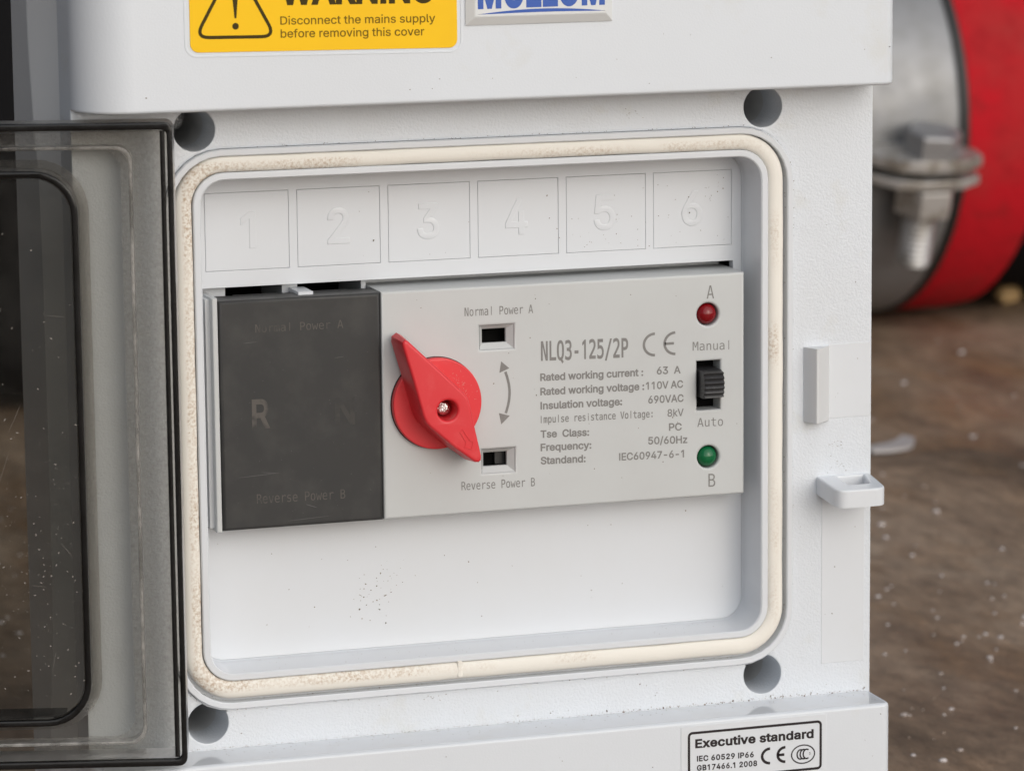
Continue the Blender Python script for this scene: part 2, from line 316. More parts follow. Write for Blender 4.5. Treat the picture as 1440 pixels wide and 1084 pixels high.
GLYPHS = {
 ' ': '113|',
 '-': '272|68,113 202,113 202,147 68,147',
 '.': '113|85,25 84,32 81,38 77,44 71,48 64,51 57,52 50,51 44,48 38,44 33,38 31,32 30,25 31,17 33,11 38,5 44,1 50,-2 57,-3 64,-2 71,1 77,5 81,11 84,17',
 '/': '150|9,-46 43,-46 141,320 107,320',
 '0': '272|150,31 136,30 122,31 109,36 98,44 88,55 80,69 74,86 69,106 66,128 66,152 66,177 69,199 74,219 80,236 88,250 98,261 109,269 122,274 136,276 150,274 163,269 174,261 184,250 192,236 198,219 203,199 205,177 206,152 205,128 203,106 198,86 192,69 184,55 174,44 163,36|95,301 78,291 64,276 51,258 41,237 36,218 32,198 29,176 29,152 29,129 32,107 36,86 41,68 51,46 63,29 78,14 95,4 114,-2 136,-4 158,-2 177,4 194,14 209,29 221,46 231,68 236,86 240,107 242,129 243,152 242,176 240,198 236,218 230,237 221,258 209,276 194,291 177,301 157,307 136,309 115,307',
 '1': '272|166,33 166,305 119,305 52,256 52,215 126,269 127,33 46,33 46,0 235,0 235,33',
 '2': '272|197,289 184,298 169,304 153,308 135,309 117,308 101,304 86,298 72,289 61,278 52,265 45,251 41,235 39,217 76,217 77,228 79,239 83,248 89,256 95,263 103,268 113,272 123,275 134,276 145,275 155,273 164,269 172,265 179,258 185,251 189,243 191,233 192,223 192,214 190,205 186,196 182,187 176,179 169,169 141,137 38,28 38,0 234,0 234,34 92,34 160,108 202,155 211,168 218,180 223,191 226,201 228,212 229,223 227,239 223,254 217,267 208,279',
 '3': '272|173,271 94,179 94,149 121,149 138,148 152,145 165,140 175,134 183,126 190,118 194,108 197,98 197,87 197,75 194,65 189,56 182,48 174,42 165,36 155,33 143,31 131,30 120,31 109,32 99,36 90,40 82,45 76,52 71,60 67,69 66,79 26,79 29,63 34,48 42,34 53,23 65,13 80,6 96,0 113,-3 131,-4 150,-3 169,1 185,7 200,16 212,27 222,40 230,54 234,70 236,87 234,104 230,119 223,133 213,146 200,157 185,166 168,171 148,174 133,173 223,276 223,305 42,305 42,271',
 '4': '272|65,100 186,305 148,305 24,95 24,63 169,63 169,0 206,0 206,63 248,63 248,98 206,98 206,191 169,191 169,98',
 '5': '272|91,157 100,161 110,164 121,166 131,166 143,165 154,162 165,157 174,151 182,142 188,133 193,122 196,110 197,97 196,85 193,73 188,63 182,53 175,45 166,39 156,34 145,31 133,30 123,31 113,33 104,36 96,41 89,47 83,53 78,61 75,69 73,78 36,78 38,63 42,49 50,36 59,25 71,15 84,7 99,1 115,-3 133,-4 152,-3 169,2 185,9 199,19 211,31 221,45 229,61 233,79 235,98 234,112 231,126 227,139 222,151 215,161 207,171 198,180 188,187 176,193 164,197 151,199 138,200 127,200 117,198 107,195 97,191 89,186 82,181 90,271 220,271 220,305 58,305 40,152 77,147 83,153',
 '6': '272|211,30 221,44 228,59 232,76 233,94 232,112 228,129 222,144 213,157 202,168 189,177 175,183 159,187 141,188 133,188 125,187 117,184 111,181 105,177 193,305 151,305 82,204 67,181 56,161 48,143 42,127 39,112 38,97 40,78 44,61 51,45 60,30 72,19 85,9 101,2 118,-3 136,-4 154,-3 171,2 186,9 200,18|183,137 189,128 193,118 196,107 196,94 196,82 193,71 189,61 183,52 176,44 167,38 158,33 147,30 136,29 124,30 114,33 104,38 96,44 89,52 83,61 78,71 76,83 75,95 76,107 78,118 83,128 89,137 96,145 104,151 114,156 124,158 136,159 147,158 158,155 167,151 176,145',
 '7': '272|58,0 99,0 234,269 234,305 37,305 37,271 194,271',
 '8': '272|70,73 69,83 70,94 73,104 78,113 84,121 92,128 102,134 112,138 123,140 136,141 148,140 159,138 170,134 179,128 187,121 193,113 198,104 201,94 202,83 201,73 198,63 194,55 188,47 180,41 171,36 160,32 149,30 136,29 123,30 111,32 100,36 91,41 83,47 77,55 73,63|92,159 80,156 70,151 61,145 52,137 45,127 39,117 35,106 32,94 31,81 33,65 37,51 44,37 54,25 67,15 81,7 98,1 116,-3 136,-4 156,-3 174,1 190,7 205,15 217,25 227,37 235,51 239,65 240,81 240,94 237,106 232,117 226,127 219,137 211,145 201,151 191,156 180,159 194,165 206,174 216,185 223,198 228,213 229,228 228,243 224,257 217,270 208,281 197,291 184,299 169,305 153,308 136,309 118,308 102,305 87,299 74,291 63,281 54,270 48,257 44,243 42,228 44,212 48,198 56,185 66,174 78,165|83,244 87,252 92,259 99,265 106,270 115,273 125,275 136,276 146,275 156,273 165,270 173,265 179,259 185,252 188,244 191,235 192,225 191,216 188,206 184,198 179,191 172,185 164,180 156,177 146,174 136,174 125,174 116,177 107,180 99,185 92,191 87,198 83,206 80,216 80,225 80,235',
 '9': '272|60,275 51,262 44,246 40,229 38,211 39,193 43,176 50,161 59,148 69,137 82,128 97,122 113,118 131,117 139,117 147,119 154,121 161,124 167,128 78,0 120,0 189,101 204,124 215,144 224,162 229,178 232,193 233,208 232,227 228,245 221,261 211,275 200,287 186,296 171,304 154,308 136,309 118,308 101,304 86,297 72,287|176,261 183,253 189,244 193,234 196,223 196,210 196,198 193,187 189,177 183,168 176,160 167,154 158,150 147,147 136,146 124,147 114,150 104,154 96,161 89,168 83,177 79,188 76,199 75,211 76,223 79,234 83,244 89,254 96,261 104,268 114,272 124,275 136,276 147,275 158,272 167,268',
 ':': '113|84,197 81,203 77,209 71,214 64,216 57,217 50,216 44,214 38,209 33,203 31,197 30,190 31,183 33,176 38,170 44,166 50,163 57,162 64,163 71,166 77,170 81,176 84,183 85,190|85,25 84,32 81,38 77,44 71,48 64,51 57,52 50,51 44,48 38,44 33,38 31,32 30,25 31,17 33,11 38,5 44,1 50,-2 57,-3 64,-2 71,1 77,5 81,11 84,17',
 'A': '288|194,119 93,119 114,181 128,223 143,274 158,223 172,181|207,85 237,0 278,0 166,305 121,305 10,0 51,0 81,85',
 'B': '274|147,34 75,34 75,138 149,138 162,138 173,135 183,131 192,125 200,118 205,110 210,101 212,92 213,82 212,69 206,58 198,48 185,40 168,36|206,167 214,172 221,177 227,184 232,192 236,201 238,212 239,224 238,239 234,252 229,265 220,277 210,286 197,294 182,300 165,304 145,305 36,305 36,0 148,0 170,1 190,5 207,11 221,19 232,29 240,40 246,53 250,67 251,82 250,97 247,110 241,122 235,132 227,140 218,147 208,152 199,156 189,157 198,163|144,271 162,269 176,265 188,257 195,247 200,236 202,223 201,213 198,204 194,196 188,189 181,183 173,178 164,174 154,172 143,171 75,171 75,271',
 'C': '306|63,267 51,252 42,236 34,217 29,197 25,176 24,152 25,129 29,108 34,88 42,69 51,53 63,38 76,25 90,15 106,7 123,1 141,-3 160,-4 176,-3 190,-1 204,3 218,8 230,15 241,23 252,32 261,43 269,54 275,67 280,81 284,96 245,96 242,86 238,77 234,69 228,61 222,54 214,48 207,43 198,39 189,36 180,34 170,32 160,32 142,33 126,38 110,46 97,57 85,70 75,87 68,106 64,128 62,152 64,177 68,199 75,218 85,235 96,248 110,259 126,267 142,272 160,273 170,273 180,272 189,269 198,266 207,262 214,257 222,251 228,244 234,237 238,228 242,219 245,209 284,209 280,224 275,238 269,251 261,263 252,273 241,283 230,291 217,297 204,303 190,306 176,309 160,309 141,308 123,305 106,299 90,290 76,280',
 'D': '301|239,41 250,55 260,71 267,89 273,109 276,130 277,153 276,176 273,197 267,217 260,235 247,256 231,273 212,287 195,295 177,301 157,304 135,305 36,305 36,0 131,0 154,1 174,5 193,10 210,18 226,29|192,257 206,246 218,233 227,216 234,198 238,177 239,153 238,130 234,108 227,89 218,73 206,59 191,48 173,41 152,36 129,34 75,34 75,271 133,271 155,269 175,265',
 'E': '251|75,271 223,271 223,305 36,305 36,0 225,0 225,34 75,34 75,137 213,137 213,171 75,171',
 'F': '246|75,271 221,271 221,305 36,305 36,0 75,0 75,133 208,133 208,167 75,167',
 'G': '312|62,267 51,252 41,236 34,217 28,197 25,176 24,152 25,129 28,108 34,88 41,69 51,53 62,38 75,26 90,15 106,7 123,1 141,-3 161,-4 185,-2 206,3 226,11 243,23 258,37 271,54 280,74 285,96 287,120 287,153 170,153 170,119 249,119 248,104 244,88 238,74 229,61 219,51 207,43 193,37 178,33 161,32 143,33 126,38 111,46 97,57 85,70 75,87 68,106 64,128 62,152 64,177 68,199 75,218 85,235 96,249 110,259 125,267 142,272 159,273 170,273 180,272 189,269 198,266 206,261 214,256 221,250 227,243 232,236 237,228 241,219 245,209 285,209 281,224 276,237 269,250 262,261 252,272 242,282 230,290 218,297 204,302 190,306 175,309 159,309 140,308 122,305 105,299 89,290 75,280',
 'H': '310|235,173 75,173 75,305 36,305 36,0 75,0 75,139 235,139 235,0 274,0 274,305 235,305',
 'I': '180|19,271 71,271 71,34 19,34 19,0 162,0 162,34 110,34 110,271 162,271 162,305 19,305',
 'L': '236|75,305 36,305 36,0 217,0 217,34 75,34',
 'M': '377|303,196 303,175 303,0 341,0 341,305 286,305 211,112 205,95 198,73 189,43 187,50 180,74 172,95 166,112 91,305 36,305 36,0 73,0 73,175 73,197 73,223 72,250 72,261 77,245 87,217 95,193 102,175 172,0 205,0 273,175 280,193 289,218 299,246 304,263 304,248 303,221',
 'N': '314|232,0 278,0 278,305 239,305 239,117 239,94 240,65 242,46 233,64 218,90 206,110 82,305 36,305 36,0 75,0 75,175 75,197 73,230 72,258 89,229 106,198 121,174',
 'O': '320|269,53 278,69 286,88 291,108 295,129 296,152 295,176 291,197 286,217 278,236 269,252 257,267 245,280 230,290 214,299 197,305 179,308 160,309 141,308 123,305 106,299 90,290 76,280 63,267 52,252 42,236 34,217 29,197 25,176 24,152 25,129 29,108 34,88 42,69 52,53 63,38 76,25 90,15 106,7 123,1 141,-3 160,-4 179,-3 197,1 214,7 230,15 245,25 257,38|75,87 68,106 64,128 62,152 64,177 68,199 75,219 85,235 97,249 111,260 126,267 142,272 160,273 178,272 194,267 210,260 223,249 235,235 245,219 252,199 257,177 258,152 257,128 252,106 245,86 235,70 223,56 210,46 194,38 178,33 160,32 142,33 126,38 111,46 97,56 85,70',
 'P': '267|139,271 154,270 167,268 178,263 187,257 194,250 200,241 204,231 206,220 207,209 206,197 204,186 200,176 194,167 187,160 178,154 167,149 154,146 140,145 75,145 75,271|183,117 199,124 213,134 225,146 234,159 240,175 244,191 245,209 244,226 240,243 234,258 225,271 213,283 199,292 183,300 163,304 141,305 36,305 36,0 75,0 75,111 141,111 163,113',
 'R': '269|140,271 155,270 168,268 179,264 188,258 195,251 200,243 204,233 206,223 207,211 206,200 204,190 200,180 195,172 188,165 179,160 168,156 155,154 140,153 75,153 75,271|234,163 241,178 244,194 246,211 244,229 241,245 234,260 225,273 214,284 200,293 183,300 164,304 142,305 36,305 36,0 75,0 75,119 142,119 148,119 212,0 257,0 188,126 200,130 214,139 225,150',
 'S': '268|33,204 40,188 52,174 67,162 87,152 110,144 147,133 178,123 186,118 193,113 199,107 204,101 206,93 207,84 206,73 203,64 198,55 190,48 182,41 172,36 160,32 148,30 134,29 122,30 111,32 100,35 90,40 81,46 74,53 68,61 65,71 63,82 23,82 25,65 30,50 38,36 49,24 61,14 77,6 94,-1 113,-4 134,-5 156,-4 176,0 194,6 209,15 222,26 232,38 239,52 244,67 245,83 244,96 241,108 237,119 231,128 223,136 215,143 206,149 197,154 187,158 159,168 127,176 102,185 93,189 85,194 79,200 73,207 70,216 69,225 70,235 73,243 77,251 83,258 91,264 100,269 111,272 122,274 135,275 152,274 168,269 181,262 192,253 199,241 202,227 240,227 239,242 234,256 226,269 216,281 204,291 190,299 173,305 156,308 136,309 117,308 99,305 83,299 68,291 55,281 45,269 37,255 33,240 31,223',
 'T': '269|19,271 116,271 116,0 154,0 154,271 250,271 250,305 19,305',
 'U': '310|178,-3 199,1 218,9 235,20 248,33 260,48 268,65 273,84 274,104 274,305 236,305 236,107 235,93 231,80 226,68 219,57 209,48 198,41 186,35 171,32 155,31 139,32 125,35 112,41 101,48 92,57 84,68 79,80 76,93 75,107 75,305 36,305 36,104 38,84 43,65 51,48 62,33 76,20 92,9 111,1 132,-3 155,-5',
 'V': '288|145,32 129,82 115,124 51,305 10,305 122,0 167,0 278,305 237,305 174,124 160,83',
 'W': '412|285,87 277,118 228,305 184,305 134,118 127,87 120,56 116,36 112,56 105,87 98,118 49,305 10,305 93,0 138,0 191,194 201,237 206,263 211,235 221,194 273,0 318,0 402,305 362,305 314,118 306,87 299,56 296,37 292,56',
 'a': '234|56,71 58,78 62,84 67,88 73,92 81,95 105,101 120,103 139,105 156,109 165,114 165,83 165,73 162,65 158,56 152,48 145,41 137,35 127,31 115,28 102,27 93,28 85,29 78,31 71,34 66,38 61,43 58,49 56,56 55,63|75,126 65,124 55,120 47,116 38,111 32,104 26,97 22,88 19,77 18,65 19,51 23,38 29,27 36,17 46,9 57,3 69,-2 82,-4 96,-5 108,-4 119,-3 129,1 138,5 145,9 151,15 163,31 166,0 202,0 202,151 201,167 198,181 193,192 187,202 180,210 171,216 162,221 153,225 143,228 116,231 104,230 92,228 80,225 68,221 57,215 47,208 38,199 31,188 25,175 60,164 63,170 66,175 71,180 76,185 82,190 90,193 98,196 107,198 117,198 127,198 136,196 144,193 150,189 156,184 160,178 163,171 165,163 165,154 165,148 163,144 159,141 154,139 148,137 140,136 107,132',
 'b': '255|157,33 145,29 132,28 119,29 107,33 97,39 88,47 81,57 75,69 71,83 68,97 68,114 68,130 71,144 75,158 81,169 88,179 97,187 107,193 119,197 132,198 146,197 157,193 168,187 177,179 184,169 190,157 194,143 196,129 197,114 196,98 194,83 189,70 184,58 177,48 168,39|103,224 95,219 88,213 82,207 71,192 68,305 32,305 32,0 67,0 67,35 83,19 88,13 95,7 103,2 113,-2 125,-4 138,-5 156,-3 173,2 188,10 201,21 213,34 222,51 229,69 233,90 234,113 233,136 229,157 222,176 213,192 201,205 188,216 172,224 156,229 137,231 124,230 113,228',
 'c': '237|65,155 71,167 78,177 87,186 98,193 110,197 124,198 145,195 162,186 174,174 182,157 217,166 214,176 209,185 204,193 198,201 191,208 183,214 175,219 166,223 156,226 146,229 135,230 124,231 105,229 86,224 70,216 56,205 43,191 34,175 26,156 22,135 20,112 22,90 26,70 34,51 43,35 56,21 70,10 86,2 105,-3 124,-5 135,-4 146,-3 156,0 166,3 175,7 184,13 192,19 199,26 205,34 210,42 214,51 218,61 183,70 175,53 162,40 146,31 124,28 110,29 98,33 87,40 78,48 71,58 65,70 61,84 59,98 58,112 59,127 61,142',
 'd': '255|148,33 136,29 123,28 109,29 97,33 87,39 78,48 71,58 65,70 61,83 59,98 58,114 59,129 61,143 65,157 71,169 78,179 87,187 97,193 109,197 123,198 136,197 148,193 158,187 167,179 174,169 180,158 184,144 186,130 187,114 186,97 184,83 180,69 174,57 167,47 158,39|117,231 99,229 82,224 67,216 54,205 42,192 33,176 26,157 22,136 20,113 22,90 26,69 33,51 42,34 53,21 67,10 82,2 99,-3 117,-5 130,-4 142,-2 151,2 160,7 166,13 172,19 184,35 188,0 223,0 223,305 186,305 186,192 172,207 167,213 160,219 152,224 142,228 131,230',
 'e': '242|158,188 166,181 173,172 179,161 183,149 185,136 58,133 58,139 61,151 65,162 71,172 79,181 88,188 98,194 110,197 123,198 136,197 148,194|123,231 103,229 85,224 69,216 55,204 43,190 33,174 26,155 22,134 20,112 22,90 26,69 33,51 43,35 55,21 70,10 87,2 106,-3 127,-5 142,-4 156,-2 170,3 181,8 192,15 201,24 209,33 215,43 219,54 183,63 180,56 176,49 171,44 166,39 159,35 152,32 145,29 136,28 127,28 114,29 102,32 91,37 81,44 73,53 66,64 61,76 59,91 58,102 223,102 223,116 222,136 219,154 214,169 208,183 200,195 192,205 182,213 171,219 159,224 148,228 135,230',
 'f': '152|129,283 136,281 146,313 133,316 112,318 102,317 91,315 81,311 72,306 64,300 57,291 52,282 49,271 48,259 48,228 4,228 4,196 48,196 48,0 85,0 85,196 137,196 137,228 85,228 85,251 86,261 88,269 93,276 99,281 107,283 117,284',
 'g': '255|59,131 61,145 65,157 71,169 78,179 87,187 98,193 109,197 123,198 136,197 148,193 158,187 167,179 174,170 180,158 184,145 187,131 187,116 187,100 184,85 180,73 174,62 167,52 158,45 148,40 136,37 123,35 110,37 98,40 87,45 78,53 71,62 65,74 61,86 59,100 58,116|141,-57 124,-58 112,-58 102,-56 93,-53 85,-49 78,-45 73,-40 61,-24 30,-42 35,-50 42,-58 49,-66 58,-73 69,-79 80,-84 93,-87 108,-90 124,-90 142,-89 159,-86 174,-82 188,-75 200,-65 210,-54 218,-40 222,-24 223,-5 223,228 188,228 188,191 173,208 167,213 160,219 152,224 142,228 131,230 118,231 99,229 83,224 67,216 54,205 42,192 33,176 26,158 22,137 20,115 22,92 26,72 33,54 43,39 54,26 68,16 83,9 99,4 117,3 130,4 142,6 151,9 159,14 166,19 172,25 184,41 187,-3 185,-21 179,-35 169,-45 157,-52',
 'h': '246|204,192 197,204 188,214 177,221 165,226 151,230 136,231 120,229 105,225 91,217 79,206 69,191 68,305 32,305 32,0 68,0 68,136 69,149 72,160 76,170 81,178 88,185 96,190 106,194 115,197 126,197 141,196 153,191 164,183 171,171 176,158 178,141 178,0 214,0 214,144 213,163 210,179',
 'i': '100|63,311 57,313 50,314 44,313 38,311 32,307 28,302 26,296 25,290 26,283 28,278 32,273 38,269 44,266 50,266 57,266 63,269 68,273 72,278 75,283 76,290 75,296 72,302 68,307|32,228 32,0 68,0 68,228',
 'k': '228|216,228 171,228 72,127 68,305 32,305 32,0 68,0 68,84 92,107 176,0 223,0 121,130',
 'l': '113|108,2 102,33 96,32 88,31 81,32 76,34 72,37 70,43 69,50 68,59 68,305 32,305 32,51 33,35 37,22 44,12 54,5 67,0 84,-1 97,-1',
 'm': '366|297,152 297,0 334,0 334,153 333,170 330,184 324,197 317,208 308,216 298,223 287,228 275,231 262,232 250,231 239,229 228,225 219,220 210,213 202,206 196,197 191,187 188,192 182,205 172,216 161,225 147,230 132,232 122,231 112,229 103,226 95,221 87,215 79,208 73,199 68,189 67,228 32,228 32,0 68,0 68,143 69,154 71,165 75,174 81,181 87,187 95,192 103,196 111,198 120,198 132,197 143,193 152,187 159,178 163,168 164,156 164,0 201,0 201,148 202,158 204,166 207,174 212,181 218,187 225,192 232,195 241,198 251,198 263,197 274,194 284,188 291,179 296,167',
 'n': '246|204,192 197,204 188,214 177,221 165,226 151,230 136,231 120,229 105,225 91,217 79,206 69,191 67,186 67,228 32,228 32,0 68,0 68,136 69,149 72,160 76,170 81,178 88,185 96,190 106,194 115,197 126,197 141,196 153,191 164,183 171,171 176,158 178,141 178,0 214,0 214,144 213,163 210,179',
 'o': '249|179,58 171,48 162,40 151,33 139,29 124,28 110,29 98,33 87,40 78,48 71,58 65,70 61,84 59,98 58,112 59,127 61,142 65,155 71,167 78,177 87,186 98,193 110,197 124,198 139,197 151,193 162,186 171,177 179,167 184,155 188,142 191,127 192,112 191,98 188,84 184,70|124,231 105,229 86,224 70,216 56,205 43,191 34,175 26,156 22,135 20,112 22,90 26,70 34,51 43,35 56,21 70,10 86,2 105,-3 124,-5 144,-3 163,2 179,10 194,21 206,35 216,51 223,70 227,90 229,112 227,135 223,156 216,175 206,191 194,205 179,216 163,224 144,229',
 'p': '255|157,33 145,29 132,28 119,29 107,33 97,39 88,47 81,57 75,69 71,83 68,97 68,114 68,130 71,144 75,158 81,169 88,179 97,187 107,193 119,197 132,198 146,197 157,193 168,187 177,179 184,169 190,157 194,143 196,129 197,114 196,98 194,83 189,70 184,58 177,48 168,39|229,157 222,176 213,192 201,205 188,216 172,224 156,229 137,231 124,230 113,228 103,224 95,219 88,213 82,207 71,192 67,228 32,228 32,-86 68,-86 68,35 83,19 88,13 95,7 104,2 113,-2 125,-4 138,-5 156,-3 173,2 188,10 201,21 213,34 222,51 229,69 233,90 234,113 233,136',
 'q': '255|148,33 136,29 123,28 109,29 97,33 87,39 78,48 71,58 65,70 61,83 59,98 58,114 59,129 61,143 65,157 71,169 78,179 87,187 97,193 109,197 123,198 136,197 148,193 158,187 167,179 174,169 180,158 184,144 186,130 187,114 186,97 184,83 180,69 174,57 167,47 158,39|22,90 26,69 33,51 42,34 53,21 67,10 82,2 99,-3 117,-5 130,-4 142,-2 151,2 160,7 166,13 172,19 184,35 186,-86 223,-86 223,228 188,228 188,192 172,207 167,213 160,219 152,224 142,228 131,230 117,231 99,229 82,224 67,216 54,205 42,192 33,176 26,157 22,136 20,113',
 'r': '155|95,189 104,192 114,195 124,195 138,195 146,193 146,230 138,231 128,231 115,230 103,226 91,220 82,213 75,203 69,193 67,228 32,228 32,0 68,0 68,142 69,152 71,162 75,170 81,178 88,184',
 's': '219|69,222 57,216 47,208 39,199 33,188 29,177 28,164 30,149 35,136 43,125 55,115 71,108 90,102 127,93 137,90 146,86 152,81 157,76 160,69 161,62 159,53 155,45 147,37 136,32 124,28 109,27 96,28 84,31 74,36 66,43 60,52 56,64 21,57 25,44 30,33 37,23 46,14 56,7 67,2 80,-2 94,-4 109,-5 126,-4 142,-1 156,4 168,11 179,19 187,28 194,39 197,51 199,64 197,79 192,92 184,103 172,112 157,120 138,126 103,134 91,137 82,141 74,146 69,152 66,158 65,166 67,175 71,183 79,190 88,195 100,198 112,200 126,198 137,195 146,189 152,182 157,175 161,166 194,174 191,185 186,195 179,204 172,211 163,218 152,223 140,227 127,230 112,231 97,230 82,227',
 't': '136|83,-1 101,-2 115,-2 128,1 121,32 111,31 102,30 93,31 87,33 82,37 78,42 76,50 76,59 76,196 122,196 122,228 76,228 76,283 39,283 39,228 4,228 4,196 39,196 39,56 41,39 46,24 55,13 68,4',
 'u': '246|120,30 105,32 93,37 82,45 74,56 70,70 68,86 68,228 32,228 32,83 33,65 36,49 41,35 49,23 58,14 69,6 81,1 95,-2 109,-3 126,-2 141,3 154,10 166,21 176,36 179,42 179,0 214,0 214,228 178,228 178,92 177,79 174,68 170,58 164,50 158,43 149,37 140,33 131,31',
 'v': '234|117,35 112,52 99,93 51,228 10,228 98,0 136,0 223,228 183,228 134,93 122,52',
 'w': '340|327,228 288,228 260,128 248,81 238,39 229,81 217,128 190,228 151,228 124,128 111,81 102,39 92,82 80,128 52,228 14,228 83,0 119,0 149,103 158,135 166,168 170,185 174,168 183,135 191,103 221,0 258,0',
 'x': '227|120,82 138,51 172,0 215,0 135,115 211,228 169,228 140,183 121,152 115,140 108,152 88,183 60,228 17,228 93,117 12,0 55,0 89,51 107,82 113,93',
 'y': '234|51,228 10,228 98,-1 90,-21 87,-31 83,-38 78,-44 73,-49 68,-52 62,-53 56,-54 50,-54 37,-51 28,-83 39,-86 55,-87 65,-86 75,-85 84,-81 92,-77 99,-71 106,-64 112,-56 118,-46 122,-35 223,228 183,228 134,93 121,52 117,36 112,52 99,93',
 'z': '228|29,194 152,194 25,27 25,0 203,0 203,34 76,34 200,198 200,228 29,228',
}
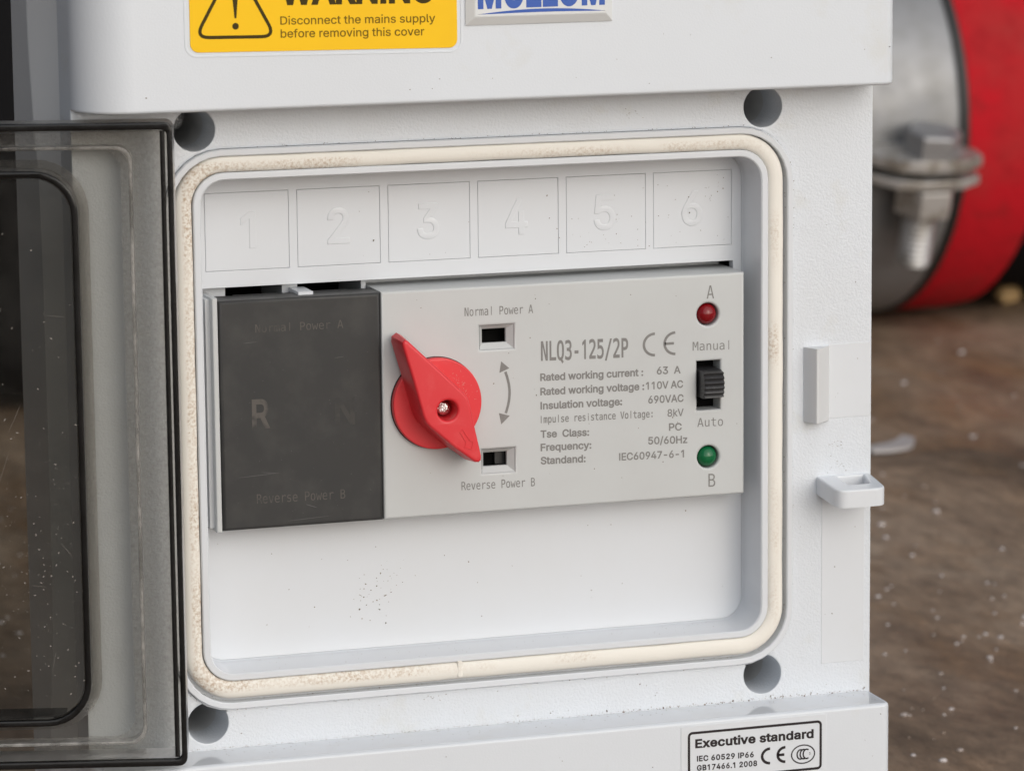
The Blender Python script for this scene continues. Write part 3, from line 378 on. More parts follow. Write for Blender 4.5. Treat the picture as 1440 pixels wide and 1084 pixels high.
MONO = {
 ' ': '258|',
 '-': '258|183,100 183,134 74,134 74,100',
 '/': '258|61,-40 225,312 186,312 21,-40',
 '1': '258|51,296 51,258 122,274 122,36 56,36 56,0 229,0 229,36 164,36 164,312 122,312',
 '2': '258|210,189 215,203 218,216 219,229 216,254 207,275 191,293 176,304 159,311 139,316 118,318 104,317 90,315 77,312 63,308 49,303 34,297 34,254 50,263 64,270 79,275 92,279 106,281 118,282 135,280 149,275 161,267 169,256 174,242 176,226 175,215 173,205 169,194 162,182 153,169 140,153 100,108 32,36 32,0 221,0 221,36 78,36 146,107 180,145 192,161 202,175',
 '3': '258|83,184 83,149 115,149 134,148 151,142 165,133 175,121 182,107 184,90 182,72 175,57 165,45 151,36 133,31 112,29 98,30 84,32 71,35 57,39 43,45 29,51 29,9 43,5 58,1 72,-2 87,-4 102,-6 116,-6 141,-5 162,0 181,8 196,18 209,32 218,48 224,66 225,86 224,106 218,123 209,138 197,150 181,160 162,167 179,173 193,181 204,191 212,204 217,218 218,234 215,258 206,278 191,295 176,305 159,312 140,316 118,318 83,314 38,304 38,265 80,278 93,280 106,282 118,282 135,281 150,276 161,269 170,259 175,247 176,232 175,218 169,206 160,197 148,190 133,185 115,184',
 '5': '258|181,100 179,79 173,62 162,48 148,38 130,31 108,29 95,30 82,32 69,35 56,39 43,44 30,50 30,7 41,3 54,0 67,-3 81,-5 96,-6 112,-6 137,-4 158,1 177,10 194,22 207,38 216,56 221,77 223,100 222,123 216,144 207,162 195,178 179,190 161,199 141,204 118,206 100,205 82,200 82,276 201,276 201,312 43,312 43,155 53,160 63,164 74,167 85,169 96,170 107,171 129,169 147,162 161,152 172,138 179,121',
 ':': '258|155,159 155,222 102,222 102,159|155,0 155,64 102,64 102,0',
 'A': '258|154,312 103,312 8,0 51,0 74,81 183,81 206,0 250,0|129,275 173,115 84,115',
 'B': '258|213,188 221,200 225,215 227,233 224,256 215,276 201,291 186,300 169,307 150,311 127,312 35,312 35,0 127,0 153,1 175,5 194,12 210,22 225,38 234,60 238,86 236,107 230,125 220,141 207,153 191,162 172,167 189,171 202,178|145,185 126,183 77,183 77,277 126,277 145,276 160,273 171,267 178,258 183,247 184,233 183,217 178,204 170,195 159,188|127,149 148,147 166,143 179,135 188,123 193,108 195,90 193,72 188,58 179,48 167,40 149,36 127,35 77,35 77,149',
 'H': '258|187,312 187,184 71,184 71,312 29,312 29,0 71,0 71,149 187,149 187,0 229,0 229,312',
 'I': '258|150,36 150,276 215,276 215,312 42,312 42,276 107,276 107,36 42,36 42,0 215,0 215,36',
 'L': '258|87,36 87,312 45,312 45,0 238,0 238,36',
 'M': '258|239,312 183,312 128,153 74,312 18,312 18,0 57,0 57,276 113,111 145,111 200,276 200,0 239,0',
 'N': '258|229,312 188,312 188,55 83,312 29,312 29,0 70,0 70,257 175,0 229,0',
 'P': '258|178,306 157,310 132,312 41,312 41,0 83,0 83,125 132,125 157,127 178,131 197,139 212,149 223,162 232,178 237,197 238,219 237,240 232,259 223,275 211,288 196,299|132,277 150,276 166,270 178,262 187,250 192,236 194,219 192,202 187,187 178,175 166,167 150,162 132,160 83,160 83,277',
 'Q': '258|164,270 175,254 181,237 186,215 188,188 189,156 188,124 186,97 181,75 175,58 164,41 148,31 129,28 109,31 94,41 83,58 76,75 72,97 69,124 69,156 69,188 72,215 76,237 83,254 94,270 109,280 129,283 148,280|129,318 104,315 83,308 65,295 50,277 39,255 31,227 26,194 24,156 26,117 31,85 39,57 50,34 65,17 83,4 104,-4 128,-6 137,-6 186,-56 217,-36 175,4 193,17 208,34 219,57 225,77 230,100 232,126 233,156 232,194 227,227 219,255 207,277 193,295 175,308 153,315',
 'R': '258|177,205 172,191 164,180 152,173 137,168 118,167 72,167 72,277 117,277 135,276 151,271 163,263 171,252 177,238 178,222|30,0 72,0 72,132 113,132 126,131 137,128 146,122 155,113 165,99 175,79 212,0 258,0 215,85 204,106 195,121 187,132 178,138 169,144 159,147 178,152 193,160 206,171 215,185 221,202 223,222 221,242 216,260 208,276 196,289 180,299 162,306 141,310 117,312 30,312',
 'V': '258|246,312 202,312 129,36 56,312 12,312 103,0 154,0',
 'a': '258|86,143 69,136 54,127 39,112 31,92 28,68 30,47 37,29 49,14 65,3 84,-4 106,-6 123,-5 138,-2 152,4 163,12 174,22 183,35 183,0 221,0 221,133 221,152 220,168 218,180 215,189 211,198 207,205 197,216 186,224 173,231 159,236 142,239 124,240 111,239 99,238 86,236 45,223 45,185 58,192 71,197 84,201 97,205 111,206 124,207 142,206 157,201 168,194 176,184 181,171 183,154 183,148 131,148 107,146|180,85 174,65 164,48 151,36 134,29 114,26 100,27 89,31 79,38 72,47 68,58 66,71 68,85 74,97 83,106 96,112 113,116 134,118 183,118 183,109',
 'c': '258|81,117 83,144 90,166 101,184 116,197 134,204 156,207 169,206 180,204 191,201 201,196 211,190 222,181 222,222 211,227 200,232 189,235 178,238 167,239 156,240 131,238 108,231 88,221 71,207 58,189 48,168 43,144 41,117 43,90 48,65 58,44 71,27 88,12 108,2 131,-4 156,-6 168,-6 179,-4 190,-2 201,2 211,6 222,12 222,52 212,44 203,38 192,33 181,29 169,27 156,27 134,29 116,37 101,50 90,68 83,90',
 'e': '258|192,223 176,232 157,238 136,240 112,238 91,231 72,221 56,206 43,188 33,167 28,143 26,117 28,90 33,66 43,45 56,27 73,12 93,2 116,-4 142,-6 154,-6 168,-4 181,-2 195,2 209,6 223,12 223,50 208,43 194,37 181,32 167,29 155,27 142,27 120,29 101,36 86,47 75,63 68,83 66,107 232,108 232,127 231,151 226,174 218,193 207,209|134,207 152,205 166,199 178,189 186,176 192,159 194,138 67,138 71,158 78,175 89,189 102,199 117,205',
 'g': '258|154,-54 139,-59 120,-61 110,-61 100,-59 89,-57 52,-42 52,-80 86,-89 120,-92 142,-90 162,-85 179,-77 193,-65 204,-50 211,-31 216,-10 218,15 218,233 179,233 179,203 172,214 164,224 154,231 143,236 130,239 116,240 96,238 79,231 63,221 50,207 39,189 32,168 27,145 26,119 27,93 32,69 39,49 50,31 63,17 79,7 96,0 116,-2 130,-1 143,3 154,8 164,15 172,25 179,37 179,9 178,-13 173,-31 165,-44|125,30 107,33 93,40 81,53 73,70 68,92 66,119 68,145 73,167 81,185 92,197 107,205 124,207 141,205 154,197 165,185 173,167 178,145 179,119 178,92 173,70 165,53 154,40 141,33',
 'i': '258|228,0 228,30 152,30 152,234 53,234 53,204 113,204 113,30 37,30 37,0|152,325 113,325 113,276 152,276',
 'l': '258|33,327 33,297 95,297 95,85 97,60 103,39 114,22 128,10 146,2 167,0 216,0 216,33 171,33 160,34 150,38 143,46 138,56 135,69 133,85 133,327',
 'm': '258|60,182 64,195 69,202 76,206 85,207 94,206 101,202 106,196 110,184 112,163 112,134 112,0 147,0 147,134 148,162 150,182 153,195 159,202 166,206 176,207 185,206 192,202 196,195 200,183 201,163 202,134 202,0 237,0 237,136 236,163 234,186 231,204 226,218 216,230 203,237 186,240 176,239 167,236 159,232 152,227 146,219 141,210 137,219 131,227 125,232 117,236 108,239 98,240 90,239 82,237 75,233 68,228 63,222 58,214 58,234 23,234 23,0 58,0 58,134 58,162',
 'n': '258|41,234 41,0 79,0 79,132 81,154 86,172 94,187 105,198 119,204 135,206 150,205 161,200 170,191 176,180 180,164 181,145 181,0 220,0 220,145 218,167 215,187 210,203 202,216 188,229 170,237 149,240 133,238 119,235 107,229 96,221 87,211 79,199 79,234',
 'o': '258|106,-4 129,-6 152,-4 172,2 189,12 203,25 215,43 223,64 227,89 229,117 227,145 223,169 214,191 203,208 189,222 172,232 152,238 129,240 106,238 86,232 69,222 54,208 43,191 35,169 30,145 29,117 30,89 35,64 43,43 54,25 69,12 86,2|188,117 187,90 182,67 173,49 162,37 147,29 129,27 111,29 96,37 84,49 76,67 71,90 69,117 71,144 76,167 84,184 96,197 111,205 129,207 147,205 162,197 173,184 182,167 187,144',
 'p': '258|104,197 118,204 135,207 152,205 166,197 177,184 185,167 190,144 191,117 190,89 185,67 177,49 166,37 152,29 135,27 118,29 104,37 93,50 85,67 80,90 78,117 80,144 85,167 93,184|230,143 225,168 218,189 207,207 194,221 179,231 161,238 141,240 127,239 115,236 104,231 94,224 85,215 78,204 78,234 40,234 40,-89 78,-89 78,29 85,19 94,10 104,3 115,-2 127,-5 141,-6 161,-4 179,2 194,12 207,26 218,44 225,65 230,89 231,116',
 'r': '258|122,204 114,188 114,234 76,234 76,0 114,0 114,116 116,143 123,164 133,182 148,194 166,202 188,204 198,204 207,202 216,200 225,196 233,192 241,186 241,225 234,230 226,233 218,236 209,238 200,239 191,240 174,238 158,234 144,226 132,216',
 's': '258|123,26 111,27 99,29 86,32 72,36 59,41 44,48 44,9 86,-2 122,-6 149,-4 172,3 191,13 204,28 212,46 215,68 214,84 209,98 200,110 189,120 175,127 157,132 142,135 119,140 103,145 94,150 88,156 85,164 84,173 86,184 90,192 97,199 107,204 120,207 136,207 147,207 159,205 170,203 181,199 192,194 203,188 203,226 169,236 133,240 107,238 85,231 68,221 55,207 48,190 45,169 47,153 52,139 61,128 73,118 89,111 109,106 123,103 154,94 171,81 176,65 175,54 170,44 162,36 152,31 139,27',
 't': '258|98,32 108,17 122,8 143,2 169,0 216,0 216,31 172,31 158,32 146,35 138,41 133,50 129,62 128,77 128,204 216,204 216,234 128,234 128,300 90,300 90,234 27,234 27,204 90,204 90,77 92,52',
 'u': '258|220,0 220,234 181,234 181,101 179,79 175,61 167,46 155,36 142,29 125,27 111,29 99,34 90,42 84,54 80,69 79,89 79,234 41,234 41,89 42,66 45,47 51,31 58,17 72,4 90,-3 112,-6 127,-5 141,-1 153,4 164,12 173,23 181,35 181,0',
 'v': '258|129,38 61,234 21,234 104,0 154,0 237,234 197,234',
 'w': '258|145,166 112,166 79,45 38,234 0,234 55,0 92,0 129,128 166,0 203,0 258,234 220,234 179,45',
}

GLYPHS['I'] = '118|40,0 78,0 78,305 40,305'
_p = GLYPHS['i'].split('|'); GLYPHS['i'] = _p[0] + '|' + '|'.join(' '.join('%s,%d' % (c.split(',')[0], int(c.split(',')[1])+(10 if int(c.split(',')[1]) > 250 else -8 if int(c.split(',')[1]) > 200 else 0)) for c in q.split(' ')) for q in _p[1:])
GLYPHS['1'] = '272|166,0 166,305 119,305 52,256 52,215 127,269 127,0'
_a = int(MONO['H'].split('|')[0]); _c = _a//2
MONO['1'] = '%d|%d,0 %d,0 %d,310 %d,310 %d,268 %d,236 %d,268' % (_a, _c-2, _c+34, _c+34, _c+2, _c-62, _c-62, _c-2)
MONO['I'] = '%d|%d,0 %d,0 %d,310 %d,310' % (_a, _c-17, _c+17, _c+17, _c-17)
MONO['l'] = '%d|%d,0 %d,0 %d,322 %d,322' % (_a, _c-15, _c+15, _c+15, _c-15)
MONO['i'] = '%d|%d,0 %d,0 %d,226 %d,226|%d,272 %d,272 %d,310 %d,310' % (_a, _c-15, _c+15, _c+15, _c-15, _c-17, _c+17, _c+17, _c-17)

_GC = {}
def glyph(ch, font):
    key = (ch, font is MONO)
    if key not in _GC:
        g_ = (font.get(ch) or GLYPHS.get(ch) or GLYPHS['-']).split('|'); lp = []
        for c in g_[1:]:
            if c: lp.append([tuple(int(q)/600.0 for q in p.split(',')) for p in c.split(' ')])
        lp.sort(key=lambda l: -abs(area(l)))
        _GC[key] = (int(g_[0])/600.0, lp)
    return _GC[key]
def cap_h(font=None): return max(p[1] for p in glyph('H', font or GLYPHS)[1][0])
_TRI = {}
def glyph_tris(ch, bold, font):
    """triangles covering the glyph outline, thickened by bold (non-zero winding)"""
    key = (ch, bold, font is MONO)
    if key in _TRI: return _TRI[key]
    adv, lp = glyph(ch, font); V = []; E = []
    for l in lp:
        l = inset(l, -bold) if bold else l
        o = len(V); V += [Vector(p) for p in l]; k = len(l); E += [(o+i, o+(i+1) % k) for i in range(k)]
    if not V: _TRI[key] = (adv, [], []); return _TRI[key]
    v, e, f, *_ = delaunay_2d_cdt(V, E, [], 0, 1e-6)
    out = []
    for t_ in f:
        c = (v[t_[0]]+v[t_[1]]+v[t_[2]])/3; wd = 0
        for i, j in E:
            p, q = V[i], V[j]; cr = (q.x-p.x)*(c.y-p.y)-(q.y-p.y)*(c.x-p.x)
            if p.y <= c.y < q.y and cr > 0: wd += 1
            elif q.y <= c.y < p.y and cr < 0: wd -= 1
        if wd > 0: out.append(tuple(t_))
    _TRI[key] = (adv, [(p.x, p.y) for p in v], out)
    return _TRI[key]
def text_geo(s_, bold=0.0, space=1.0, font=None):
    font = font or GLYPHS; x = 0.0; v = []; f = []
    for ch in s_:
        adv, pv, pf = glyph_tris(ch, bold, font); o = len(v)
        v += [(p[0]+x, p[1], 0) for p in pv]; f += [tuple(o+i for i in t_) for t_ in pf]
        x += adv*space
    return v, f
def put_text(mb, s, x0, x1, zb0, zb1, cap, y, bold=0.0, space=1.0, font=None):
    """write s from x0 to x1 on the plane y, baseline from zb0 (left) to zb1 (right), capitals cap high"""
    v, f = text_geo(s, bold, space, font); mn = min(p[0] for p in v); mxx = max(p[0] for p in v)
    kx = (x1-x0)/(mxx-mn); kz = cap/(cap_h(font)+bold); out = []
    for p in v:
        x = x0+(p[0]-mn)*kx; out.append((x, y, zb0+(zb1-zb0)*(x-x0)/(x1-x0)+p[1]*kz))
    mb.add(out, f)
def arc_band(mb, cx, cz, rx, rz, a0, a1, wd, y, n=26):
    """a stroke of width wd along an elliptical arc"""
    pts = [];
    for i in range(n+1):
        a = R(a0+(a1-a0)*i/n); pts.append(Vector((cx+rx*math.cos(a), cz+rz*math.sin(a))))
    stroke(mb, pts, wd, y)
def stroke(mb, pts, wd, y, closed=False):
    pts = [Vector(p) for p in pts]; n = len(pts); L = []
    for i in range(n):
        a = pts[i-1] if (i > 0 or closed) else pts[i]; b = pts[(i+1) % n] if (i < n-1 or closed) else pts[i]
        if closed:
            e0 = (pts[i]-a).normalized(); e1 = (b-pts[i]).normalized(); t = (e0+e1).normalized(); k = 1/max(0.4, t.dot(e0))
        else: t = (b-a).normalized(); k = 1
        nn = Vector((-t.y, t.x))*wd/2*k; L.append((pts[i]+nn, pts[i]-nn))
    o = len(mb.v)
    for p, q in L: mb.v += [(p.x, y, p.y), (q.x, y, q.y)]
    for i in range(n if closed else n-1):
        j = (i+1) % n; mb.f.append((o+2*i, o+2*j, o+2*j+1, o+2*i+1))
def ce_mark(mb, x0, x1, X0, X1, zb, zt, y, wd):
    """the C and the E of a conformity mark as stroked arcs"""
    cz = (zb+zt)/2; r = (zt-zb)/2-wd/2
    for (a, b, bar) in ((x0, x1, False), (X0, X1, True)):
        rx = (b-a)-wd/2; cx = b
        arc_band(mb, cx, cz, rx, r, 90, 270, wd, y)
        if bar: mb.add([(cx-rx, y, cz-wd/2), (cx-0.12*(b-a), y, cz-wd/2), (cx-0.12*(b-a), y, cz+wd/2), (cx-rx, y, cz+wd/2)], [(0, 1, 2, 3)])

# ------------------------------------------------------------------ setting: the ground
GZ = -105.0
def ground():
    xs = sorted(set([-20000, -8000, -3000, -1500] + [-900+10*i for i in range(0, 211)] + [1800, 3000, 8000, 20000]))
    ys = sorted(set([-8000, -3000, -1200] + [-700+10*i for i in range(0, 261)] + [2600, 4000, 9000, 25000]))
    mb = MB(); nx = len(xs)
    for y in ys:
        for x in xs:
            d = math.hypot(x-60, y-40)
            k = min(1.0, max(0.0, (d-110)/160.0))
            far = min(1.0, max(0.0, (4000-d)/2000.0))
            h = (noise.noise(Vector((x, y, 0))/110.0)*4 + noise.noise(Vector((x+999, y, 3))/38.0)*1.6 + noise.noise(Vector((x, y+777, 5))/14)*0.9)*k*far
            mb.v.append((x, y, GZ+h-2.5*k))
    for j in range(len(ys)-1):
        for i in range(nx-1):
            a = j*nx+i; mb.f.append((a, a+1, a+1+nx, a+nx))
    o = mb.build('ground', M['ground'], smooth=180); o['kind'] = 'structure'
    return o
ground()

# ------------------------------------------------------------------ the enclosure
box = thing('electrical_enclosure', 'white plastic distribution box with its smoked window door swung open, yellow warning label at top', 'distribution box')
XR = 80.0
HOLES = [(56.7, 56.7), (56.7, -56.7), (-56.7, -56.7), (-56.7, 56.7)]
def rounded_poly(pts, r, n=6):
    out = []
    for i in range(len(pts)):
        p0, p, p1 = Vector(pts[i-1]), Vector(pts[i]), Vector(pts[(i+1) % len(pts)])
        a = (p0-p).normalized(); b = (p1-p).normalized()
        for k in range(n+1):
            s_ = k/n; q = (p+a*r)*(1-s_)**2+p*2*s_*(1-s_)+(p+b*r)*s_**2; out.append((q.x, q.y))
    return out
# front frame: flat textured plate with the window opening and four screw holes
mb = MB().plate([rect(-XR+0.06, XR-0.06, -103.4, 111.8), rrect(0, -0.6, 62.8, 53.5+0.1, 11)] + [circ(x, z, 3.95) for x, z in HOLES], 1.0, 11.0, bev=0.35, seg=2, back=True)
mb.build('front_frame', M['frame'], box)
for x, z in HOLES: MB().loft([(circ(x, z, 3.95), 11.0), (circ(x, z, 3.9), 34.0)], cap1=True).build('screw_hole', M['base'], box)
scr = MB()
scr.dome(-57.6, 57.6, 2.6, 17, 1.2); scr.build('cover_screw', M['metal'], box)
# raised double rim that holds the gasket
RZ = -0.6-0.0
rim = MB()
rim.loft([(rrect(0, RZ, 62.8, 53.6, 11), 1.3), (rrect(0, RZ, 62.8, 53.6, 11), 0.25), (rrect(0, RZ, 62.6, 53.4, 10.8), 0.0), (rrect(0, RZ, 61.7, 52.5, 9.9), 0.0), (rrect(0, RZ, 61.5, 52.3, 9.7), 0.2), (rrect(0, RZ, 61.5, 52.3, 9.7), 2.6)])
rim.loft([(rrect(0, RZ, 61.5, 52.3, 9.7), 2.6), (rrect(0, 0, 57.5, 48.6, 6.0), 2.6)])
rim.loft([(rrect(0, 0, 57.5, 48.6, 6.0), 2.6), (rrect(0, 0, 57.5, 48.6, 6.0), 0.2), (rrect(0, 0, 57.3, 48.4, 5.8), 0.0), (rrect(0, 0, 56.25, 47.45, 4.8), 0.0), (rrect(0, 0, 56.0, 47.24, 4.6), 0.25),
          (rrect(0, 0, 55.9, 47.1, 4.6), 9.2), (rrect(0, 0, 55.6, 46.8, 4.4), 9.9)])
rim.build('gasket_channel', M['smooth'], box)
# cream foam gasket
def bead():
    g = MB(); rows = []
    prof = [(57.52, 2.4), (57.55, 0.9), (57.75, 0.35), (58.3, 0.0), (59.0, -0.12), (59.7, -0.08), (60.4, 0.2), (60.8, 0.7), (60.9, 2.4)]
    for (hx, y) in prof:
        rr = 6.0+(hx-57.5); base = rrect(0, -0.25*(hx-57.5)/3.5, hx, hx-8.9, rr, 12)
        # subdivide the straight sides and wobble slightly
        pts = []
        for i in range(len(base)):
            p, q = Vector(base[i]), Vector(base[(i+1) % len(base)]); m = max(1, int((q-p).length/2.5)) if i % 13 == 12 else 1
            for t in range(m): pts.append(tuple(p.lerp(q, t/m)))
        rows.append((pts, y))
    k = len(rows[0][0]); out = []
    for pts, y in rows:
        o = []
        for (x, z) in pts:
            wv = noise.noise(Vector((x, z, 0))/9)*0.16+noise.noise(Vector((x, z, 9))/2.7)*0.06
            o.append((x+wv*0.6, z+wv*0.6))
        out.append((o, y))
    g.loft(out)
    return g
bead().build('foam_gasket', M['gasket'], box, smooth=60)
# little joint where the gasket ends meet
jb = MB(); jb.plate([rrect(-6.7, -50.05, 0.55, 1.7, 0.4, 3)], -0.17, 0.6, bev=0.3); jb.build('gasket_joint', M['gasket'], box)

# recessed panel with six knock-out squares and the device cut-out
sq = []
for i in range(6):
    x0 = -53.0+18.04*i; sq.append((x0, x0+16.3, 28.85, 43.65))
panel = MB().plate([rrect(0, 0, 55.6, 46.8, 4.4), rect(-53.75, 53.85, -20.6, 25.6)] + [rect(a-0.06, b+0.06, c-0.06, d+0.06) for a, b, c, d in sq], 9.9, 12.0, bev=0.06, seg=1)
pan = panel.build('recessed_panel', M['smooth'], box)
dg_x = [(-44.6, 2.6), (-26.9, 3.9), (-9.0, 4.0), (8.9, 4.2), (27.0, 4.0), (45.2, 3.9)]
for i, (a, b, c, d) in enumerate(sq):
    k = MB().plate([rect(a, b, c, d)], 9.9+0.02*(i % 2), 12.0, bev=0.06, seg=1); ko = k.build('knockout_square', M['smooth'], pan)
# raised digits sit on the panel squares: soft edged ribs
def digit_mesh(ch, cx, cz, w_, h_, y):
    lp = sorted(glyph(ch, GLYPHS)[1], key=lambda l: -abs(area(l))); P = [p for l in lp for p in l]
    mnx = min(p[0] for p in P); mxx = max(p[0] for p in P); mny = min(p[1] for p in P); mxy = max(p[1] for p in P)
    L = []
    for l in lp:
        q = [((p[0]-mnx)/(mxx-mnx)*w_+cx-w_/2, (p[1]-mny)/(mxy-mny)*h_+cz-h_/2) for p in l]
        if ch == '1': pass
        q = inset(q, -0.22)
        L.append(q)
    return MB().plate(L, y-0.11, y+0.02, bev=0.11, seg=3)
for i, (cx, w_) in enumerate(dg_x):
    digit_mesh(str(i+1), cx, 36.4, w_, 6.6, 9.9).build('raised_digit', M['smooth'], pan, smooth=50)

# covers above and below, standing 11 mm proud of the frame
def cover(z0, z1, left_r):
    prof = [(-XR, 0.92)]
    for i in range(13):
        a = R(180+90*i/12); prof.append((-XR+left_r+left_r*math.cos(a), -10+left_r+left_r*math.sin(a)))
    for i in range(7):
        a = R(270+90*i/6); prof.append((XR-2.2+2.2*math.cos(a), -10+2.2+2.2*math.sin(a)))
    prof.append((XR, 0.92))
    return MB().plate([prof], z0, z1, bev=0.7, seg=3, back=True, tf=lambda x, y, z: (x, z, y))
# outline lies in X/Y here, so the slab runs along Z
up = cover(61.05, 112.0, 10.0); upo = up.build('upper_cover', M['cover'], box)
lo = cover(-62.05, -103.5, 10.0); loo = lo.build('lower_cover', M['cover'], box)
MB().box(-78.5, 79.0, -9.1, 0.9, -62.06, -62.02).build('ledge_top', M['gloss'], box)
# deep rear shell: stepped and curved on its left flank
def flank(z):
    """plan outline of the rear shell's left side at height z: list of (x,y)"""
    e = 30.0+7.5*math.exp(-((abs(z)-78)/26.0)**2)
    k = min(1.0, max(0.0, (z-58)/22.0)); q = -71.5+1.5*k*k*(3-2*k)
    return [(-79.3, 10.9), (-79.0, 12.2), (q, 12.6), ((q-80.9)/2-0.3, 21), (-80.9, e-2.5), (-81.0, e-1.0), (-80.5, e), (-79.4, e+0.9), (-79.3, e+2.5), (-79.8, 59.0), (-79.3, 60.5)]
bs = MB(); zs = [-104+4*i for i in range(55)]; rows = []
for z in zs:
    pl = flank(z)+[(79.0, 60.5), (79.6, 59.0), (79.6, 11.0)]; rows.append(len(bs.v)); bs.v += [(x, y, z) for x, y in pl]
n = 14
for a, b in zip(rows[:-1], rows[1:]):
    for i in range(n-1): bs.f.append((a+i, a+i+1, b+i+1, b+i))
bs.f.append(tuple(rows[0]+i for i in range(n))); bs.f.append(tuple(rows[-1]+i for i in range(n)))
bs.build('rear_shell', M['base'], box, smooth=22)

# catch ridge, padlock tab and smooth pads on the right of the frame
MB().plate([rect(70.6, 79.55, -5.75, 9.1)], 0.93, 1.3, bev=0.05, seg=1).build('smooth_pad', M['smooth'], box)
MB().plate([rect(69.3, 78.45, -55.6, -20.5)], 0.93, 1.3, bev=0.05, seg=1).build('smooth_pad', M['smooth'], box)
cat = MB()
prof = [(65.35, 1.2), (65.35, 0.7), (66.5, -2.2), (66.8, -2.5), (67.3, -2.45), (70.5, 0.3), (70.8, 0.9), (70.8, 1.2)]
cat.plate([prof], -6.1, 8.9, bev=0.12, seg=1, back=True, tf=lambda x, y, z: (x, z, y))
cat.build('door_catch', M['base'], box)
tab = MB()
tl = rounded_poly([(68.1, 3.0), (68.2, -10.0), (78.7, -10.0), (79.75, 3.0)], 2.4)
th = rounded_poly([(72.3, 0.35), (78.0, 0.35), (76.8, -6.0), (72.1, -6.2)], 0.25, 2)
tab.plate([tl, th], -18.25, -21.8, bev=0.4, seg=4, back=True, tf=lambda x, y, z: (x, z, y+0.085*(z+9.9)))
tab.build('padlock_tab', M['smooth'], box)

# labels
wl = MB().plate([rrect(-34.15, 86.0, 25.45, 14.4, 1.6)], -10.13, -9.95, bev=0.05, seg=1)
for i, p in enumerate(wl.v): wl.v[i] = (p[0], p[1], p[2]-0.0146*(p[0]+34.15))
wlo = wl.build('warning_label', M['yellow'], box)
ring = MB().plate([rrect(-34.15, 86.0, 26.5, 15.3, 2.3), rrect(-34.15, 86.0, 26.1, 14.95, 2.0)], -10.08, -9.95, bev=0.04, seg=1)
for i, p in enumerate(ring.v): ring.v[i] = (p[0], p[1], p[2]-0.0146*(p[0]+34.15))
ring.build('label_border', M['cover'], wlo)
t = MB(); Y = -10.16
put_text(t, 'WARNING', -42.6, -13.0, 80.45, 80.0, 5.4, Y, bold=0.035)
tri = rounded_poly([(-58.6, 74.7), (-43.6, 74.45), (-51.0, 88.2)], 2.6)
stroke(t, tri, 0.62, Y, closed=True)
t.add([(x, Y, z) for x, z in circ(-51.04, 76.55, 0.62, 18)], [tuple(range(18))])
t.add([(-51.75, Y, 84.0), (-50.3, Y, 84.0), (-50.85, Y, 78.0), (-51.2, Y, 78.0)], [(0, 1, 2, 3)])
t.build('warning_lettering', M['ink_brown'], wlo)
t = MB()
put_text(t, 'Disconnect the mains supply', -42.6, -12.95, 76.58, 76.12, 1.5, Y, bold=0.008)
put_text(t, 'before removing this cover', -42.58, -15.1, 74.2, 73.75, 1.5, Y, bold=0.008)
t.build('small_warning_lettering', M['ink_brown_light'], wlo)
bd = MB().plate([rect(-7.1, 21.8, 75.3, 88.5)], -11.5, -9.95, bev=0.0)
bd = MB(); bd.loft([(rect(-7.1, 21.8, 75.3, 88.5), -9.9), (rect(-7.1, 21.8, 75.3, 88.5), -10.3), (rect(-5.6, 20.3, 76.8, 87.0), -11.2), (rect(-5.4, 20.1, 77.0, 86.8), -11.25)], cap1=True)
bdo = bd.build('name_badge', M['badge'], box, smooth=12)
t = MB(); put_text(t, 'MULLOM', -5.0, 20.0, 78.75, 78.85, 6.2, -11.29, bold=0.04, space=1.06)
n = 24; top = []; bot = []
for i in range(n+1):
    s_ = i/n; x = -4.9+24.9*s_; mid = 77.3+0.42*math.sin(math.pi*s_); wv = 0.36*math.sin(math.pi*s_)**0.7
    top.append((x, -11.29, mid+wv)); bot.append((x, -11.29, mid-wv*0.9+0.05))
o = len(t.v); t.v += top+bot
for i in range(n): t.f.append((o+i, o+i+1, o+n+1+i+1, o+n+1+i))
t.build('badge_lettering', M['ink_blue'], bdo)
# conformity sticker on the lower cover
st = MB().plate([rrect(50.6, -70.6, 15.35, 7.7, 0.3, 2)], -10.1, -9.97, bev=0.03, seg=1)
sto = st.build('standards_sticker', M['paper'], box)
t = MB(); Y = -10.13
stroke(t, rrect(50.8, -69.1, 13.9, 4.75, 0.7, 5), 0.5, Y, closed=True)
put_text(t, 'Executive standard', 38.2, 63.2, -67.35, -67.5, 1.72, Y, bold=0.034, space=1.05)
put_text(t, 'IEC 60529 IP66', 38.55, 50.5, -70.1, -70.3, 1.1, Y, bold=0.03, space=1.1)
put_text(t, 'GB17466.1 2008', 38.55, 51.2, -71.98, -72.15, 1.1, Y, bold=0.03, space=1.1)
ce_mark(t, 52.0, 53.95, 55.3, 57.2, -72.15, -68.65, Y, 0.55)
stroke(t, [(60.95+2.45*math.cos(2*math.pi*i/40), -70.7+1.85*math.sin(2*math.pi*i/40)) for i in range(40)], 0.26, Y, closed=True)
for cx in (60.4, 61.05, 61.7): arc_band(t, cx, -70.7, 0.72, 0.95, 55, 305, 0.3, Y)
put_text(t, 'S', 62.25, 62.6, -70.95, -70.95, 0.55, Y)
t.build('sticker_lettering', M['ink_black'], sto)

# ------------------------------------------------------------------ smoked window door, swung right round to the left
PH = R(15.0); cph, sph = math.cos(PH), math.sin(PH)
def D(u, e, z): return (-64.0-u*cph+e*sph, -13.0+u*sph+e*cph, z)
DT, DB, DW = 59.75, -60.85, 138.0; mz = (DT+DB)/2; hz = (DT-DB)/2
def dt(x, y, z): return D(x, y, z)
drim = lambda hw, hh, r: rrect(DW/2, mz, hw, hh, r, 4)
WU, WT, WB = 18.6, 49.9, -52.6; wz = (WT+WB)/2; wh = (WT-WB)/2; ww = DW/2-WU
door = MB()
